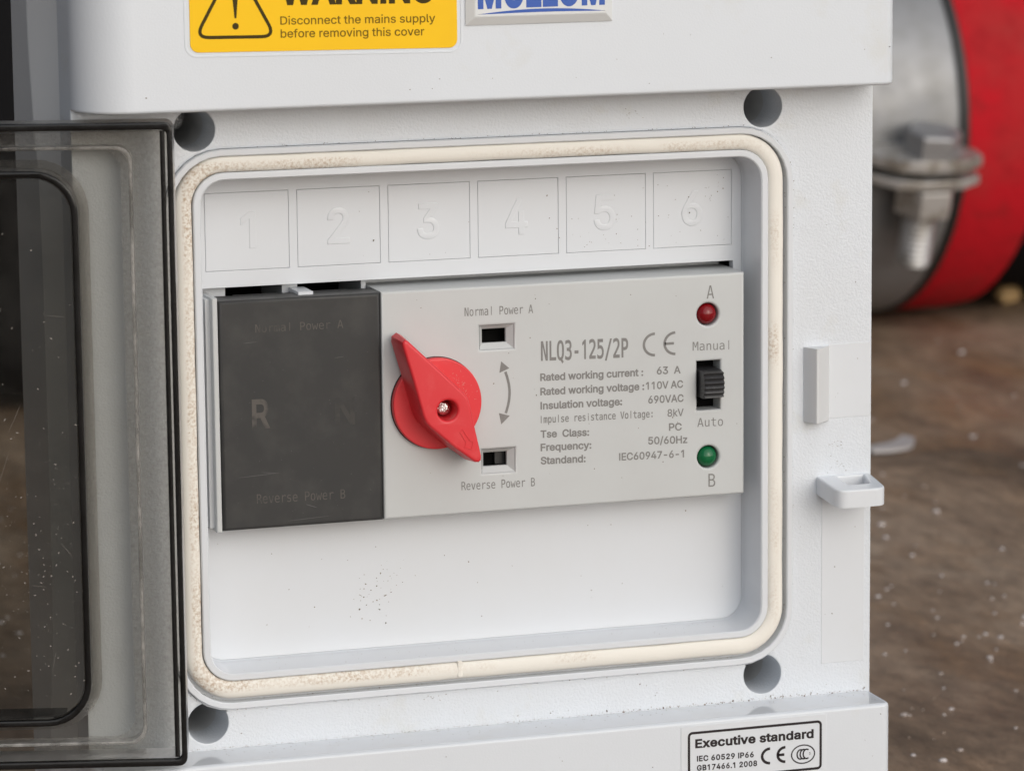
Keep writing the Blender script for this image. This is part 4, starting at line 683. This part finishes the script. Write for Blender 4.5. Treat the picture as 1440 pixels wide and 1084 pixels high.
# side walls (inner and outer skin), and the frosted panel with the window hole
door.loft([(drim(DW/2, hz, 1.6), 1.0), (drim(DW/2, hz, 1.6), 7.4), (drim(DW/2-0.6, hz-0.6, 1.2), 8.0)], tf=dt)
door.loft([(drim(DW/2-1.7, hz-1.7, 1.0), 1.0), (drim(DW/2-2.0, hz-2.0, 1.0), 6.2)], tf=dt)
door.plate([rrect(DW/2, mz, DW/2-0.6, hz-0.6, 1.2, 4), rrect(DW/2, wz, ww+8.6, wh+4.2, 4.0, 8)], 8.0, 7.9, tf=dt)
dro = door.build('window_door', M['frost'], box)
edge = MB()
edge.plate([rrect(DW/2, mz, DW/2, hz, 1.6, 4), rrect(DW/2, mz, DW/2-1.05, hz-1.35, 1.0, 4)], 0.0, 1.2, bev=0.3, seg=2, back=True, tf=dt)
edge.plate([rect(1.45, 2.35, DB+1.6, DT-1.6)], 0.5, 1.8, bev=0.3, seg=2, back=True, tf=dt)
edge.build('door_lip', M['smoke_edge'], dro)
# stepped frosted border strip along the inside of the hinge edge
stp = MB(); stp.plate([rrect(DW/2, wz, ww+10.9, wh+5.2, 3.0, 8), rrect(DW/2, wz, ww+10.2, wh+4.5, 3.0, 8)], 5.0, 8.0, bev=0.25, seg=2, tf=dt); stp.build('door_rib', M['rib'], dro)
cp = MB(); cp.plate([rrect(DW/2, wz, ww+8.6, wh+4.2, 4.0, 8), rrect(DW/2, wz, ww+0.9, wh+0.9, 8.2, 8)], 8.0, 7.9, tf=dt); cp.build('clear_border', M['smoke'], dro)
# raised window: side walls run forward from the panel, pane at the front
win = MB()
win.loft([(rrect(DW/2, wz, ww+2.6, wh+2.6, 9.6, 8), 7.8), (rrect(DW/2, wz, ww+0.9, wh+0.9, 8.2, 8), 4.2)], tf=dt)
win.loft([(rrect(DW/2, wz, ww+0.9, wh+0.9, 8.2, 8), 10.2), (rrect(DW/2, wz, ww-0.5, wh-0.5, 7.0, 8), 3.6)], tf=dt)
win.build('window_step', M['frost'], dro)
wr = MB(); wr.plate([rrect(DW/2, wz, ww+0.9, wh+0.9, 8.2, 8), rrect(DW/2, wz, ww-0.3, wh-0.3, 7.2, 8)], 3.0, 4.4, bev=0.3, seg=2, back=True, tf=dt)
wr.build('window_edge', M['smoke_edge'], dro)
pn = MB(); pn.plate([rrect(DW/2, wz, ww-0.4, wh-0.4, 7.1, 8)], 3.4, 5.0, bev=0.0, back=True, tf=dt); pn.build('clear_pane', M['smoke'], dro)
sl_ = MB(); sl_.box(23.0, DW-23.0, 5.1, 13.0, WB-0.2, WB+0.2, tf=lambda x, y, z: D(x, y, z)); sl_.build('window_sill', M['sill'], dro)
# dust and scratches on the pane and the door
ds = MB()
def speck(mb, cx, cz, r, T, ang=0.0, el=1.0):
    k = 7; o = len(mb.v); c_, s_ = math.cos(ang), math.sin(ang)
    for i in range(k):
        a = 2*math.pi*i/k; q = r*random.uniform(0.75, 1.25); x = q*math.cos(a)*el; z = q*math.sin(a)
        mb.v.append(T(cx+x*c_-z*s_, cz+x*s_+z*c_))
    mb.f.append(tuple(range(o, o+k)))
Tp = lambda u, z: D(u, 3.33, z)
for i in range(420):
    z = random.gauss(-22, 18); u = random.uniform(18.8, 40)
    if random.random() < 0.4: z = random.uniform(-50, 40)
    if WB+2 < z < WT-2: speck(ds, u, z, random.choice((0.03, 0.035, 0.04, 0.05, 0.06, 0.11)), Tp, random.uniform(0, 3), random.uniform(1, 2.6))
for (u, z, L_, a) in ((24.5, -41, 4.5, 1.75), (21.5, -20, 5, 0.9), (30.5, 5, 6, 2.0), (27, -26.6, 3, 0.1), (33, -5, 9, 1.9), (22.4, 24, 3.5, 0.1)):
    speck(ds, u, z, 0.018, Tp, a, L_/0.036)
ds.build('pane_dust', M['dust'], dro)['kind'] = 'stuff'

# ------------------------------------------------------------------ dirt specks on the plastic
sp = MB()
def scatter(n, x0, x1, z0, z1, y, rs=(0.05, 0.13), ok=None):
    for i in range(n):
        x, z = random.uniform(x0, x1), random.uniform(z0, z1)
        if ok and not ok(x, z): continue
        speck(sp, x, z, random.uniform(*rs)*random.choice((0.7, 0.8, 1, 1.0, 1.3)), lambda a, b: (a, y, b), random.uniform(0, 3.1), random.uniform(1, 1.6))
scatter(26, -52, 52, -45, -22, 9.86)
scatter(20, -52, 52, 29, 46, 9.82, (0.05, 0.1))
scatter(26, 38, 53, 29, 43, 9.82, (0.04, 0.09))
scatter(26, 20, 36, 29, 36, 9.82, (0.04, 0.08))
scatter(40, -20, 53, -19, 23, 2.33, (0.04, 0.1), ok=lambda x, z: not (-20 < x < 1 and -10 < z < 17) and not (40 < x < 51))
scatter(16, -70, 79, 63, 74, -10.04, (0.05, 0.1), ok=lambda x, z: x > 22 or z < 70)
scatter(14, -60, 79, -73, -64, -10.04, (0.05, 0.1), ok=lambda x, z: x < 34 or x > 67)
scatter(30, -60, 79, -61.6, -55, 0.96, (0.04, 0.1), ok=lambda x, z: min(math.hypot(x-a, z-b) for a, b in HOLES) > 4.6)
scatter(26, 64, 79, -50, 55, 0.86, (0.04, 0.09), ok=lambda x, z: not (65 < x < 71.5 and -7 < z < 10) and not (67 < x and -23 < z < -17))
scatter(60, 20, 79, -61.9, -61.3, 0.95, (0.05, 0.14))
scatter(420, -62, 79, -61.98, -61.6, 0.95, (0.025, 0.06))
scatter(120, -60, 79, 60.2, 61.0, 0.95, (0.02, 0.05))
def ringdirt(n, hw, hh, r, y, jit, rs):
    lp = rrect(0, RZ, hw, hh, r, 7)
    for i in range(n):
        k = random.randrange(len(lp)); p, q = Vector(lp[k]), Vector(lp[(k+1) % len(lp)])
        if (q-p).length < 5 and random.random() < 0.8: k = random.choice([7, 15, 23, 31]); p, q = Vector(lp[k]), Vector(lp[(k+1) % len(lp)])
        c = p.lerp(q, random.random()); speck(sp, c.x+random.gauss(0, jit), c.y+random.gauss(0, jit), random.uniform(*rs), lambda a, b: (a, y, b), random.uniform(0, 3), random.uniform(1, 2))
ringdirt(260, 63.0, 53.8, 11.2, 0.93, 0.12, (0.03, 0.075))
ringdirt(150, 61.2, 52.0, 9.6, 0.7, 0.06, (0.03, 0.07))
for i in range(150):      # grit lying on the ledge and on the floor of the recess
    x = random.uniform(-55, 79); yv = 0.8-abs(random.gauss(0, 3.2))
    if yv > -8.5: speck(sp, x, yv, random.uniform(0.05, 0.15), lambda a, b: (a, b, -61.98), random.uniform(0, 3))
for i in range(80):
    x = random.uniform(-50, 50); yv = random.uniform(0.5, 9.5); speck(sp, x, yv, random.uniform(0.05, 0.12), lambda a, b: (a, b, -47.0), random.uniform(0, 3))
for (cx_, cz_) in ((72.2, -11.4), (72.6, -15.6), (-12, -55.5), (30, 56.5)):
    for i in range(9): speck(sp, cx_+random.gauss(0, 1.1), cz_+random.gauss(0, 0.5), random.uniform(0.03, 0.07), lambda a, b: (a, 0.95, b), random.uniform(-0.6, 0.2), random.uniform(1, 4))
# the brown splash under the device
SPL = [(653, 325, 16), (590, 390, 11), (590, 510, 15), (420, 460, 12, 20, 2.2), (395, 530, 12), (500, 562, 13), (390, 655, 16), (340, 622, 7, 32, 6), (340, 700, 9), (590, 725, 15, 35, 1.5), (530, 740, 12),
       (720, 668, 13, -24, 3.6), (810, 630, 10, -15, 2.2), (430, 778, 13), (320, 830, 19), (632, 870, 14), (355, 975, 12, 0, 1.5), (180, 925, 9), (480, 1015, 10), (730, 975, 9), (770, 770, 9), (630, 795, 9, 0, 1.8),
       (335, 525, 9), (695, 272, 10), (755, 280, 7), (668, 208, 7), (860, 345, 8), (800, 385, 9), (765, 452, 9), (820, 425, 6), (960, 285, 7), (895, 535, 9), (990, 500, 7, 0, 2.2), (655, 548, 7), (600, 440, 7),
       (325, 360, 7), (400, 318, 8, 0, 1.8), (470, 620, 7), (235, 668, 8), (440, 655, 6), (905, 385, 8), (1010, 165, 5), (755, 155, 5), (700, 450, 6), (630, 712, 8), (805, 590, 6)]
for q in SPL:
    # 120 px of the photograph on the panel is about 17.5 mm
    x = -28.2+(q[0]/1301*120)*0.1422; z = -28.15-(q[1]/1084*100)*0.1432-0.006*(q[0]/1301*120)*-1.0
    speck(sp, x, z, q[2]/10.84*0.142*0.62, lambda a, b: (a, 9.86, b), -R(q[3]) if len(q) > 3 else random.uniform(0, 3), q[4] if len(q) > 4 else 1.15)
sp.build('dirt_specks', M['speck'], box)['kind'] = 'stuff'

# ------------------------------------------------------------------ the changeover switch inside the box
sw = thing('changeover_switch', 'beige changeover switch with red rotary handle and black terminal cover inside the white box', 'electrical switch')
Y0 = 2.4
LEDS = [(45.72, 16.28), (45.75, -12.12)]
slotA = rect(-1.1, 5.75, 11.9, 16.6); slotB = rect(-0.92, 5.72, -12.3, -7.6)
slid = rect(43.42, 48.3, -2.7, 7.08)
hs = MB()
hs.plate([rect(-20.75, 53.35, -19.95, 24.25), circ(*LEDS[0], 2.26, 32), circ(*LEDS[1], 2.26, 32), slid, slotA, slotB], Y0, 16.0, bev=0.5, seg=3)
hso = hs.build('switch_housing', M['beige'], sw)
# plain grey strip down the left of the black cover
MB().plate([rect(-53.75, -52.7, -20.15, 24.7)], Y0, 12.0, bev=0.25).build('side_strip', M['beige'], sw)
MB().box(-54.6, -53.7, 4.5, 16, -19.6, 24.3).build('side_wall', M['base'], sw)
rh = MB().box(-20.9, 53.1, 16.0, 30, -20, 33); rh.build('rear_housing', M['smooth'], sw)
# tapered window frames of the two position slots
for (out, inn) in ((slotA, rect(-0.35, 4.5, 13.03, 15.8)), (slotB, rect(-0.35, 4.48, -11.15, -8.4))):
    s_ = MB(); s_.loft([(out, Y0+0.28), (inn, Y0+1.3), (inn, Y0+2.0)]); so = s_.build('position_slot', M['beige'], hso, smooth=5)
    v_ = MB().plate([rect(out[0][0], out[1][0], out[0][1], out[2][1])], Y0+4.2, Y0+4.5); v_.build('slot_shade_sheet', M['void'], so)  # near-black sheet standing in for shade inside the slot
fl = MB(); fl.box(2.6, 4.6, Y0+3.2, Y0+4.1, -11.2, -8.3); fl.build('slot_flag', M['slider'], sw)
# slide switch
sl = MB(); sl.plate([slid], Y0+4.0, Y0+4.3); slo = sl.build('slide_switch', M['void'], sw)
kn = MB(); kprof = []
nr = 5; z0, z1 = -0.15, 5.5
kprof.append((Y0+4.0, z0)); kprof.append((Y0-1.6, z0)); kprof.append((Y0-2.3, z0+0.25))
for i in range(nr*6+1):
    s_ = i/(nr*6); kprof.append((Y0-2.75-0.42*abs(math.cos(math.pi*nr*s_))**1.5*(1)-0.5*math.sin(math.pi*s_), z0+0.4+(z1-z0-0.8)*s_))
kprof += [(Y0-2.3, z1-0.25), (Y0-1.6, z1), (Y0+4.0, z1)]
kn.plate([kprof], 43.75, 47.85, bev=0.3, seg=2, back=True, tf=lambda x, y, z: (y, x, z))
kn.build('slider_knob', M['slider'], slo, smooth=40)
# indicator lamps
for (x, z), k in zip(LEDS, ('ledred', 'ledgreen')):
    d = MB(); d.loft([(circ(x, z, 2.1, 28), Y0+4.0), (circ(x, z, 2.1, 28), Y0+1.4)]); d.dome(x, z, 2.1, Y0+1.4, 1.9); lo_ = d.build('indicator_lamp', M[k], sw, smooth=50)
    lo_['label'] = 'red indicator lamp under letter A' if k == 'ledred' else 'green indicator lamp above letter B'
# rotary knob
dk = MB(); dk.plate([circ(-10.25, 2.25, 9.0, 72)], Y0-0.12, Y0+0.1, bev=0.0); dk.build('knob_shade_ring', M['rubber'], sw)  # raised black disc, painted shadow ring around the knob's base
kb = MB(); kb.plate([circ(-10.2, 2.25, 8.86, 80)], 0.85, 2.2, bev=0.3, seg=3); kbo = kb.build('rotary_knob', M['red'], sw)
hl = [(-18.85, 14.9), (-18.8, 15.6), (-18.25, 16.0), (-17.6, 15.65), (-14.04, 12.21), (-6.75, 5.1), (-6.0, 4.1), (-5.57, 2.59), (-4.83, -1.01), (-3.45, -7.3), (-3.5, -8.1), (-4.0, -8.5), (-4.75, -8.45), (-8.81, -5.4), (-13.6, -1.15), (-14.4, -0.2), (-14.98, 1.16), (-17.07, 8.86)]
hd = MB(); hd.plate([hl, circ(-10.1, 1.94, 1.98, 28)], -5.5, 0.9, bev=0.55, seg=4, draft=0.45)
hdo = hd.build('handle', M['red'], kbo, smooth=38)
sc_ = MB(); sc_.dome(-10.1, 1.94, 1.3, -2.6, 0.6, 20, 5); sc_.loft([(circ(-10.1, 1.94, 1.3, 20), -2.6), (circ(-10.1, 1.94, 1.3, 20), 1)])
sc_.build('handle_screw', M['metal'], kbo, smooth=20)
kd = MB()
for i in range(75):
    a_ = random.gauss(0.75, 0.35); r_ = random.gauss(6.2, 1.0)
    if r_ < 8.3: speck(kd, -10.2+r_*math.cos(a_), 2.25+r_*math.sin(a_), random.uniform(0.03, 0.08), lambda p, q: (p, 0.835, q), random.uniform(0, 3), random.uniform(1, 2))
kd.build('knob_dust', M['kdust'], kbo)['kind'] = 'stuff'
ar = MB(); al = [(-7.75, -2.35), (-7.2, -1.9), (-5.95, -3.95), (-5.15, -4.3), (-5.45, -5.85), (-6.85, -5.35), (-6.55, -4.45)]
arp = [Vector(p) for p in al]
for i in range(len(arp)):
    p, q = arp[i], arp[(i+1) % len(arp)]; d_ = (q-p).normalized(); nn = Vector((-d_.y, d_.x))*0.1
    ar.loft([([tuple(p+nn), tuple(q+nn), tuple(q-nn), tuple(p-nn)], -5.45), ([tuple(p+nn*.5), tuple(q+nn*.5), tuple(q-nn*.5), tuple(p-nn*.5)], -5.6)], cap1=True)
ar.build('arrow_outline', M['red'], hdo, smooth=10)
# printing on the housing
t = MB(); Y = Y0-0.03; g = put_text
g(t, 'NLQ3-125/2P', 11.2, 29.1, 9.2, 8.85, 3.75, Y, bold=0.016, font=MONO)
ce_mark(t, 32.1, 34.65, 36.4, 38.9, 8.6, 13.35, Y, 0.52)
def row(a, x0, x1, z0, z1, b, X0, X1, Z0, Z1, sa=1.0):
    g(t, a, x0, x1, z0, z1, 1.43, Y, bold=0.026, space=sa); g(t, b, X0, X1, Z0, Z1, 1.46, Y, bold=0.02)
row('Rated working current :', 11.0, 32.2, 5.2, 4.95, '63  A', 35.0, 40.0, 5.05, 4.97)
row('Rated working voltage :', 11.0, 32.4, 2.4, 2.15, '110V AC', 32.75, 40.5, 2.17, 2.1)
row('Insulation voltage:', 11.0, 27.8, -0.38, -0.58, '690VAC', 33.2, 40.6, -0.6, -0.7)
g(t, 'Impulse resistance Voltage:', 11.05, 34.1, -3.1, -3.4, 1.43, Y, bold=0.012, font=MONO); g(t, '8kV', 37.2, 40.6, -3.5, -3.55, 1.46, Y, bold=0.012)
row('Tse  Class:', 10.97, 20.95, -5.98, -6.2, 'PC', 37.5, 40.2, -6.3, -6.38)
row('Frequency:', 10.95, 21.4, -8.6, -8.78, '50/60Hz', 33.15, 41.35, -8.75, -9.0)
row('Standand:', 10.95, 20.2, -11.22, -11.38, 'IEC60947-6-1', 27.1, 40.65, -11.55, -11.8)
g(t, 'A', 45.45, 47.0, 19.4, 19.4, 2.6, Y, font=MONO); g(t, 'B', 45.75, 47.2, -18.1, -18.15, 2.6, Y, font=MONO)
g(t, 'Manual', 42.5, 50.15, 9.27, 9.1, 1.75, Y, font=MONO); g(t, 'Auto', 43.45, 48.85, -5.95, -6.05, 1.75, Y, font=MONO)
g(t, 'Normal Power A', -4.15, 9.7, 18.68, 18.55, 1.65, Y, bold=0.004, font=MONO); g(t, 'Reverse Power B', -5.2, 9.75, -15.25, -15.45, 1.65, Y, bold=0.004, font=MONO)
# double headed curved arrow
pts = []
for i in range(19):
    s_ = 0.09+0.82*i/18; pts.append((3.55+1.2*math.sin(math.pi*s_)**0.9, -1.6+9.9*s_))
stroke(t, pts, 0.52, Y)
t.add([(3.1, Y, 9.5), (2.72, Y, 7.25), (4.75, Y, 8.05)], [(0, 1, 2)]); t.add([(3.0, Y, -2.85), (2.55, Y, -0.6), (4.75, Y, -1.25)], [(0, 1, 2)])
t.build('printed_lettering', M['ink_grey'], hso)
# black terminal cover
tcv = MB().plate([rect(-52.6, -20.9, -20.0, 24.15)], Y0-0.05, 9.0, bev=0.75, seg=3); tco = tcv.build('terminal_cover', M['black'], sw)
t = MB(); Y = Y0-0.08
g(t, 'Normal Power A', -45.5, -28.3, 17.85, 17.8, 1.55, Y, font=MONO); g(t, 'Reverse Power B', -45.9, -28.5, -15.0, -15.2, 1.8, Y, font=MONO)
g(t, 'R', -46.5, -43.0, -0.4, -0.4, 5.5, Y, bold=0.02); 
t.build('faded_lettering', M['ink_faded'], tco)
t = MB(); g(t, 'N', -30.2, -26.3, -0.75, -0.75, 5.2, Y, bold=0.02); t.build('worn_letter', M['ink_worn'], tco)
sx = MB()
for (x, z, L_, a, wd) in ((-46, -9.6, 8, 0.05, .05), (-43, -9.25, 4.2, -0.12, .05), (-35.2, -16.2, 2.2, -0.35, .07), (-29.2, 12.2, 2.6, 0.1, .06), (-46.5, 16.0, 3, 0.05, .05), (-36, -18.6, 9, 0.05, .05)):
    speck(sx, x, z, wd, lambda p, q: (p, Y0-0.075, q), a, L_/(2*wd))
for i in range(70): speck(sx, random.uniform(-52, -22), random.uniform(-19, 22), random.uniform(0.03, 0.085), lambda p, q: (p, Y0-0.075, q), random.uniform(0, 3))
sx.build('scuff_marks', M['scuff'], tco)['kind'] = 'stuff'
# open terminal pockets above the black cover
tb = MB(); tb.box(-53.6, -21.0, 30, 31, -20, 34); tb.box(-53.6, -21.0, 9.0, 30, -20.2, 20.5); tb.build('terminal_block', M['void'], sw)  # near-black boxes paint the shade deep in the pockets
dv = MB(); dv.box(-53.6, -48.8, 12.4, 29, -19, 33); dv.box(-37.6, -34.6, 12.4, 29, -19, 33); dv.box(-21.9, -21.0, 12.4, 29, -19, 33); dv.box(-36.3, -33.4, 5.0, 12.4, 23.9, 24.7)
dv.build('pocket_divider', M['smooth'], sw)
cl = MB(); cl.box(-47.5, -39, 6.5, 12, 22.6, 23.8); cl.box(-33.5, -25, 6.5, 12, 22.6, 23.8); cl.build('terminal_clamp', M['darkbolt'], sw)

# ------------------------------------------------------------------ hose coupling lying behind on the ground
hc = thing('hose_coupling', 'fat red hose in a grey bolted metal clamp on the ground', 'hose')
HA = R(4.4); ax = Vector((math.cos(HA), math.sin(HA), 0)); fr = Vector((math.sin(HA), -math.cos(HA), 0)); HC = Vector((393.0, 746.0, -22.0))
def H(a, f, z): q = HC+ax*a+fr*f; return (q.x, q.y, HC.z+z)
TAU = R(15)
def H2(a, f, z):
    df, dz = f-88, z+9; return H(a, 88+df*math.cos(TAU)+dz*math.sin(TAU), -9-df*math.sin(TAU)+dz*math.cos(TAU))
def barrel(mb, prof, n=72):
    """revolve (a, radius) about the hose axis"""
    rows = []
    for a, r in prof:
        rows.append(len(mb.v)); mb.v += [H(a, r*math.cos(2*math.pi*i/n), r*math.sin(2*math.pi*i/n)) for i in range(n)]
    for p, q in zip(rows[:-1], rows[1:]):
        for i in range(n):
            j = (i+1) % n; mb.f.append((p+i, q+i, q+j, p+j))
b_ = MB(); barrel(b_, [(-260, 60), (-260, 79), (-120, 79), (-118, 82), (-2.0, 82.5), (-0.5, 82.0), (-0.2, 79)]); bo = b_.build('clamp_band', M['galv'], hc)
b_ = MB(); barrel(b_, [(-0.4, 79), (-0.4, 81.6), (1, 82.6), (3.6, 82.6), (4.6, 81.5), (4.6, 70)]); b_.build('rubber_ring', M['rubber'], hc)
b_ = MB(); barrel(b_, [(4.0, 78), (4.5, 81.5), (9, 82.3), (28, 82.4), (36, 81.7), (39, 79), (39.5, 60)]); b_.build('red_hose', M['hose'], hc)
b_ = MB(); barrel(b_, [(39.3, 62), (39.5, 74), (60, 76), (150, 78), (320, 74)]); b_.build('dark_hose_end', M['machine'], hc)
# two lugs with a bolt through them, on the front of the band
def lug(z0, z1):
    o = [(-44, 78), (-44, 90), (-36, 100), (-24, 104), (-9, 104), (0.5, 99), (1.5, 92), (-3, 86), (-4, 78)]
    return MB().plate([o], z0, z1, bev=0.8, seg=2, back=True, tf=lambda x, y, z: H2(x, z, y))
BA, BF = -19, 93.5; LZ = 5.5
lug(-12+LZ, -16.5+LZ).build('upper_lug', M['bolt'], bo); lug(-20.0+LZ, -23.5+LZ).build('lower_lug', M['bolt'], bo)
hx = lambda r, k=6, o=0.3: [(BA+r*math.cos(o+2*math.pi*i/k), BF+r*math.sin(o+2*math.pi*i/k)) for i in range(k)]
MB().plate([hx(11.0)], -2.5+LZ, -12.2+LZ, bev=1.6, seg=3, back=True, tf=lambda x, y, z: H2(x, z, y)).build('bolt_head', M['darkbolt'], bo)
MB().plate([hx(12.0, 6, 0.05)], -24.5+LZ, -35.5+LZ, bev=1.2, seg=2, back=True, tf=lambda x, y, z: H2(x-0.5, z, y)).build('clamp_nut', M['bolt'], bo)
b_ = MB(); rows = []
for i in range(41):
    rows.append(([(BA-1.5+q[0], BF+q[1]) for q in circ(0, 0, 6.2+0.5*math.sin(i*math.pi/2), 20)], LZ-35-0.55*i))
b_.loft(rows, tf=lambda x, y, z: H2(x, z, y), cap1=True); b_.build('bolt_thread', M['bolt'], bo)

# ------------------------------------------------------------------ dark machine and added dark backdrop further back
mc = thing('black_machine', 'black machine housing with a grey rail, out of focus behind the left of the box', 'machine')
b_ = MB(); b_.plate([rrect(-250, 190, 330, 294, 30)], 640, 1100, bev=20, seg=4, back=True); b_.build('machine_body', M['machine'], mc)
b_ = MB(); b_.plate([circ(628, 124, 7, 20)], -520, -5, bev=2, back=True, tf=lambda x, y, z: (y, x, z)); b_.build('guard_rail', M['grey_rail'], mc)
m2 = thing('dark_backdrop', 'black engine block added for the shadowy dark behind the red hose', 'backdrop')  # block put in to fill the shadowed dark behind the hose
b_ = MB(); b_.plate([rrect(650, 95, 400, 199, 25)], 900, 1300, bev=15, seg=3, back=True); b_.build('backdrop_block', M['machine'], m2)

# ------------------------------------------------------------------ grit on the ground
gr = MB()
def chip(mb, x, y, r, fl_=0.5, z=None):
    o = len(mb.v); k = 6; a0 = random.uniform(0, 6)
    z = GZ-1.5+r*0.2 if z is None else z
    for lv, (kk, hh) in enumerate(((0.75, -0.4), (1.0, 0.1), (0.55, 0.8))):
        for i in range(k):
            a = a0+2*math.pi*i/k; q = r*kk*random.uniform(0.75, 1.2); mb.v.append((x+q*math.cos(a), y+q*math.sin(a)*0.8, z+hh*r*fl_))
    for lv in range(2):
        for i in range(k):
            j = (i+1) % k; mb.f.append((o+lv*k+i, o+lv*k+j, o+(lv+1)*k+j, o+(lv+1)*k+i))
    mb.f.append(tuple(o+2*k+i for i in range(k)))
def gh(x, y):
    d = math.hypot(x-60, y-40); k = min(1.0, max(0.0, (d-110)/160.0)); far = 1
    return GZ+(noise.noise(Vector((x, y, 0))/110.0)*4 + noise.noise(Vector((x+999, y, 3))/38.0)*1.6 + noise.noise(Vector((x, y+777, 5))/14)*0.9)*k*far-2.5*k
for i in range(170):
    y = random.uniform(60, 690); x = 128+(y-84)*0.385+random.uniform(-25, 150)
    if random.random() < 0.22: x = random.gauss(238, 32); y = random.gauss(225, 34)
    r = random.choice((0.5, 0.6, 0.7, 0.8, 1.0, 1.2)) * (0.85 if y < 350 else 1.1)
    chip(gr, x, y, r, 0.6, gh(x, y)+r*0.15)
for i in range(46):
    y = random.gauss(205, 26); x = random.uniform(165, 262); r = random.choice((0.45, 0.6, 0.8, 1.0)); chip(gr, x, y, r, 0.6, gh(x, y)+r*0.2)
for i in range(20):
    y = random.uniform(70, 170); x = 126+(y-84)*0.385+random.uniform(0, 60); r = random.choice((0.35, 0.5, 0.7)); chip(gr, x, y, r, 0.6, gh(x, y)+r*0.2)
for i in range(120):
    y = random.uniform(200, 560); x = random.uniform(-130, -5); chip(gr, x, y, random.choice((0.5, 0.7, 1.0)), 0.6, gh(x, y)+0.2)
gr = gr.build('pale_grit', M['flake'], None, smooth=20); tag(gr, 'pale grit and flakes scattered over the brown dirt', 'grit', kind='stuff')
ps = MB()
path = [(274, 460), (281, 463), (289, 470), (296, 480), (303, 492)]; o = len(ps.v)
for i, (x, y) in enumerate(path):
    h = gh(x, y)+1.0; wv = 3.6 if i not in (0, 4) else 2.4
    ps.v += [(x-wv*0.5, y+wv, h), (x+wv*0.5, y-wv, h), (x+wv*0.5, y-wv, h+1.4), (x-wv*0.5, y+wv, h+1.8)]
for i in range(len(path)-1):
    for k in range(4):
        a = o+4*i+k; b = o+4*i+(k+1) % 4; ps.f.append((a, b, b+4, a+4))
ps.f += [(o, o+1, o+2, o+3), (o+16, o+17, o+18, o+19)]
tag(ps.build('plastic_strip', M['strip'], None), 'dull white torn strip lying on the dirt beside the box', 'debris')
pb = MB(); chip(pb, 463, 757, 6.5, 0.9, gh(463, 757)+3); tag(pb.build('pebble', M['pebble'], None, smooth=70), 'tan pebble on the ground at the foot of the red hose', 'pebble')
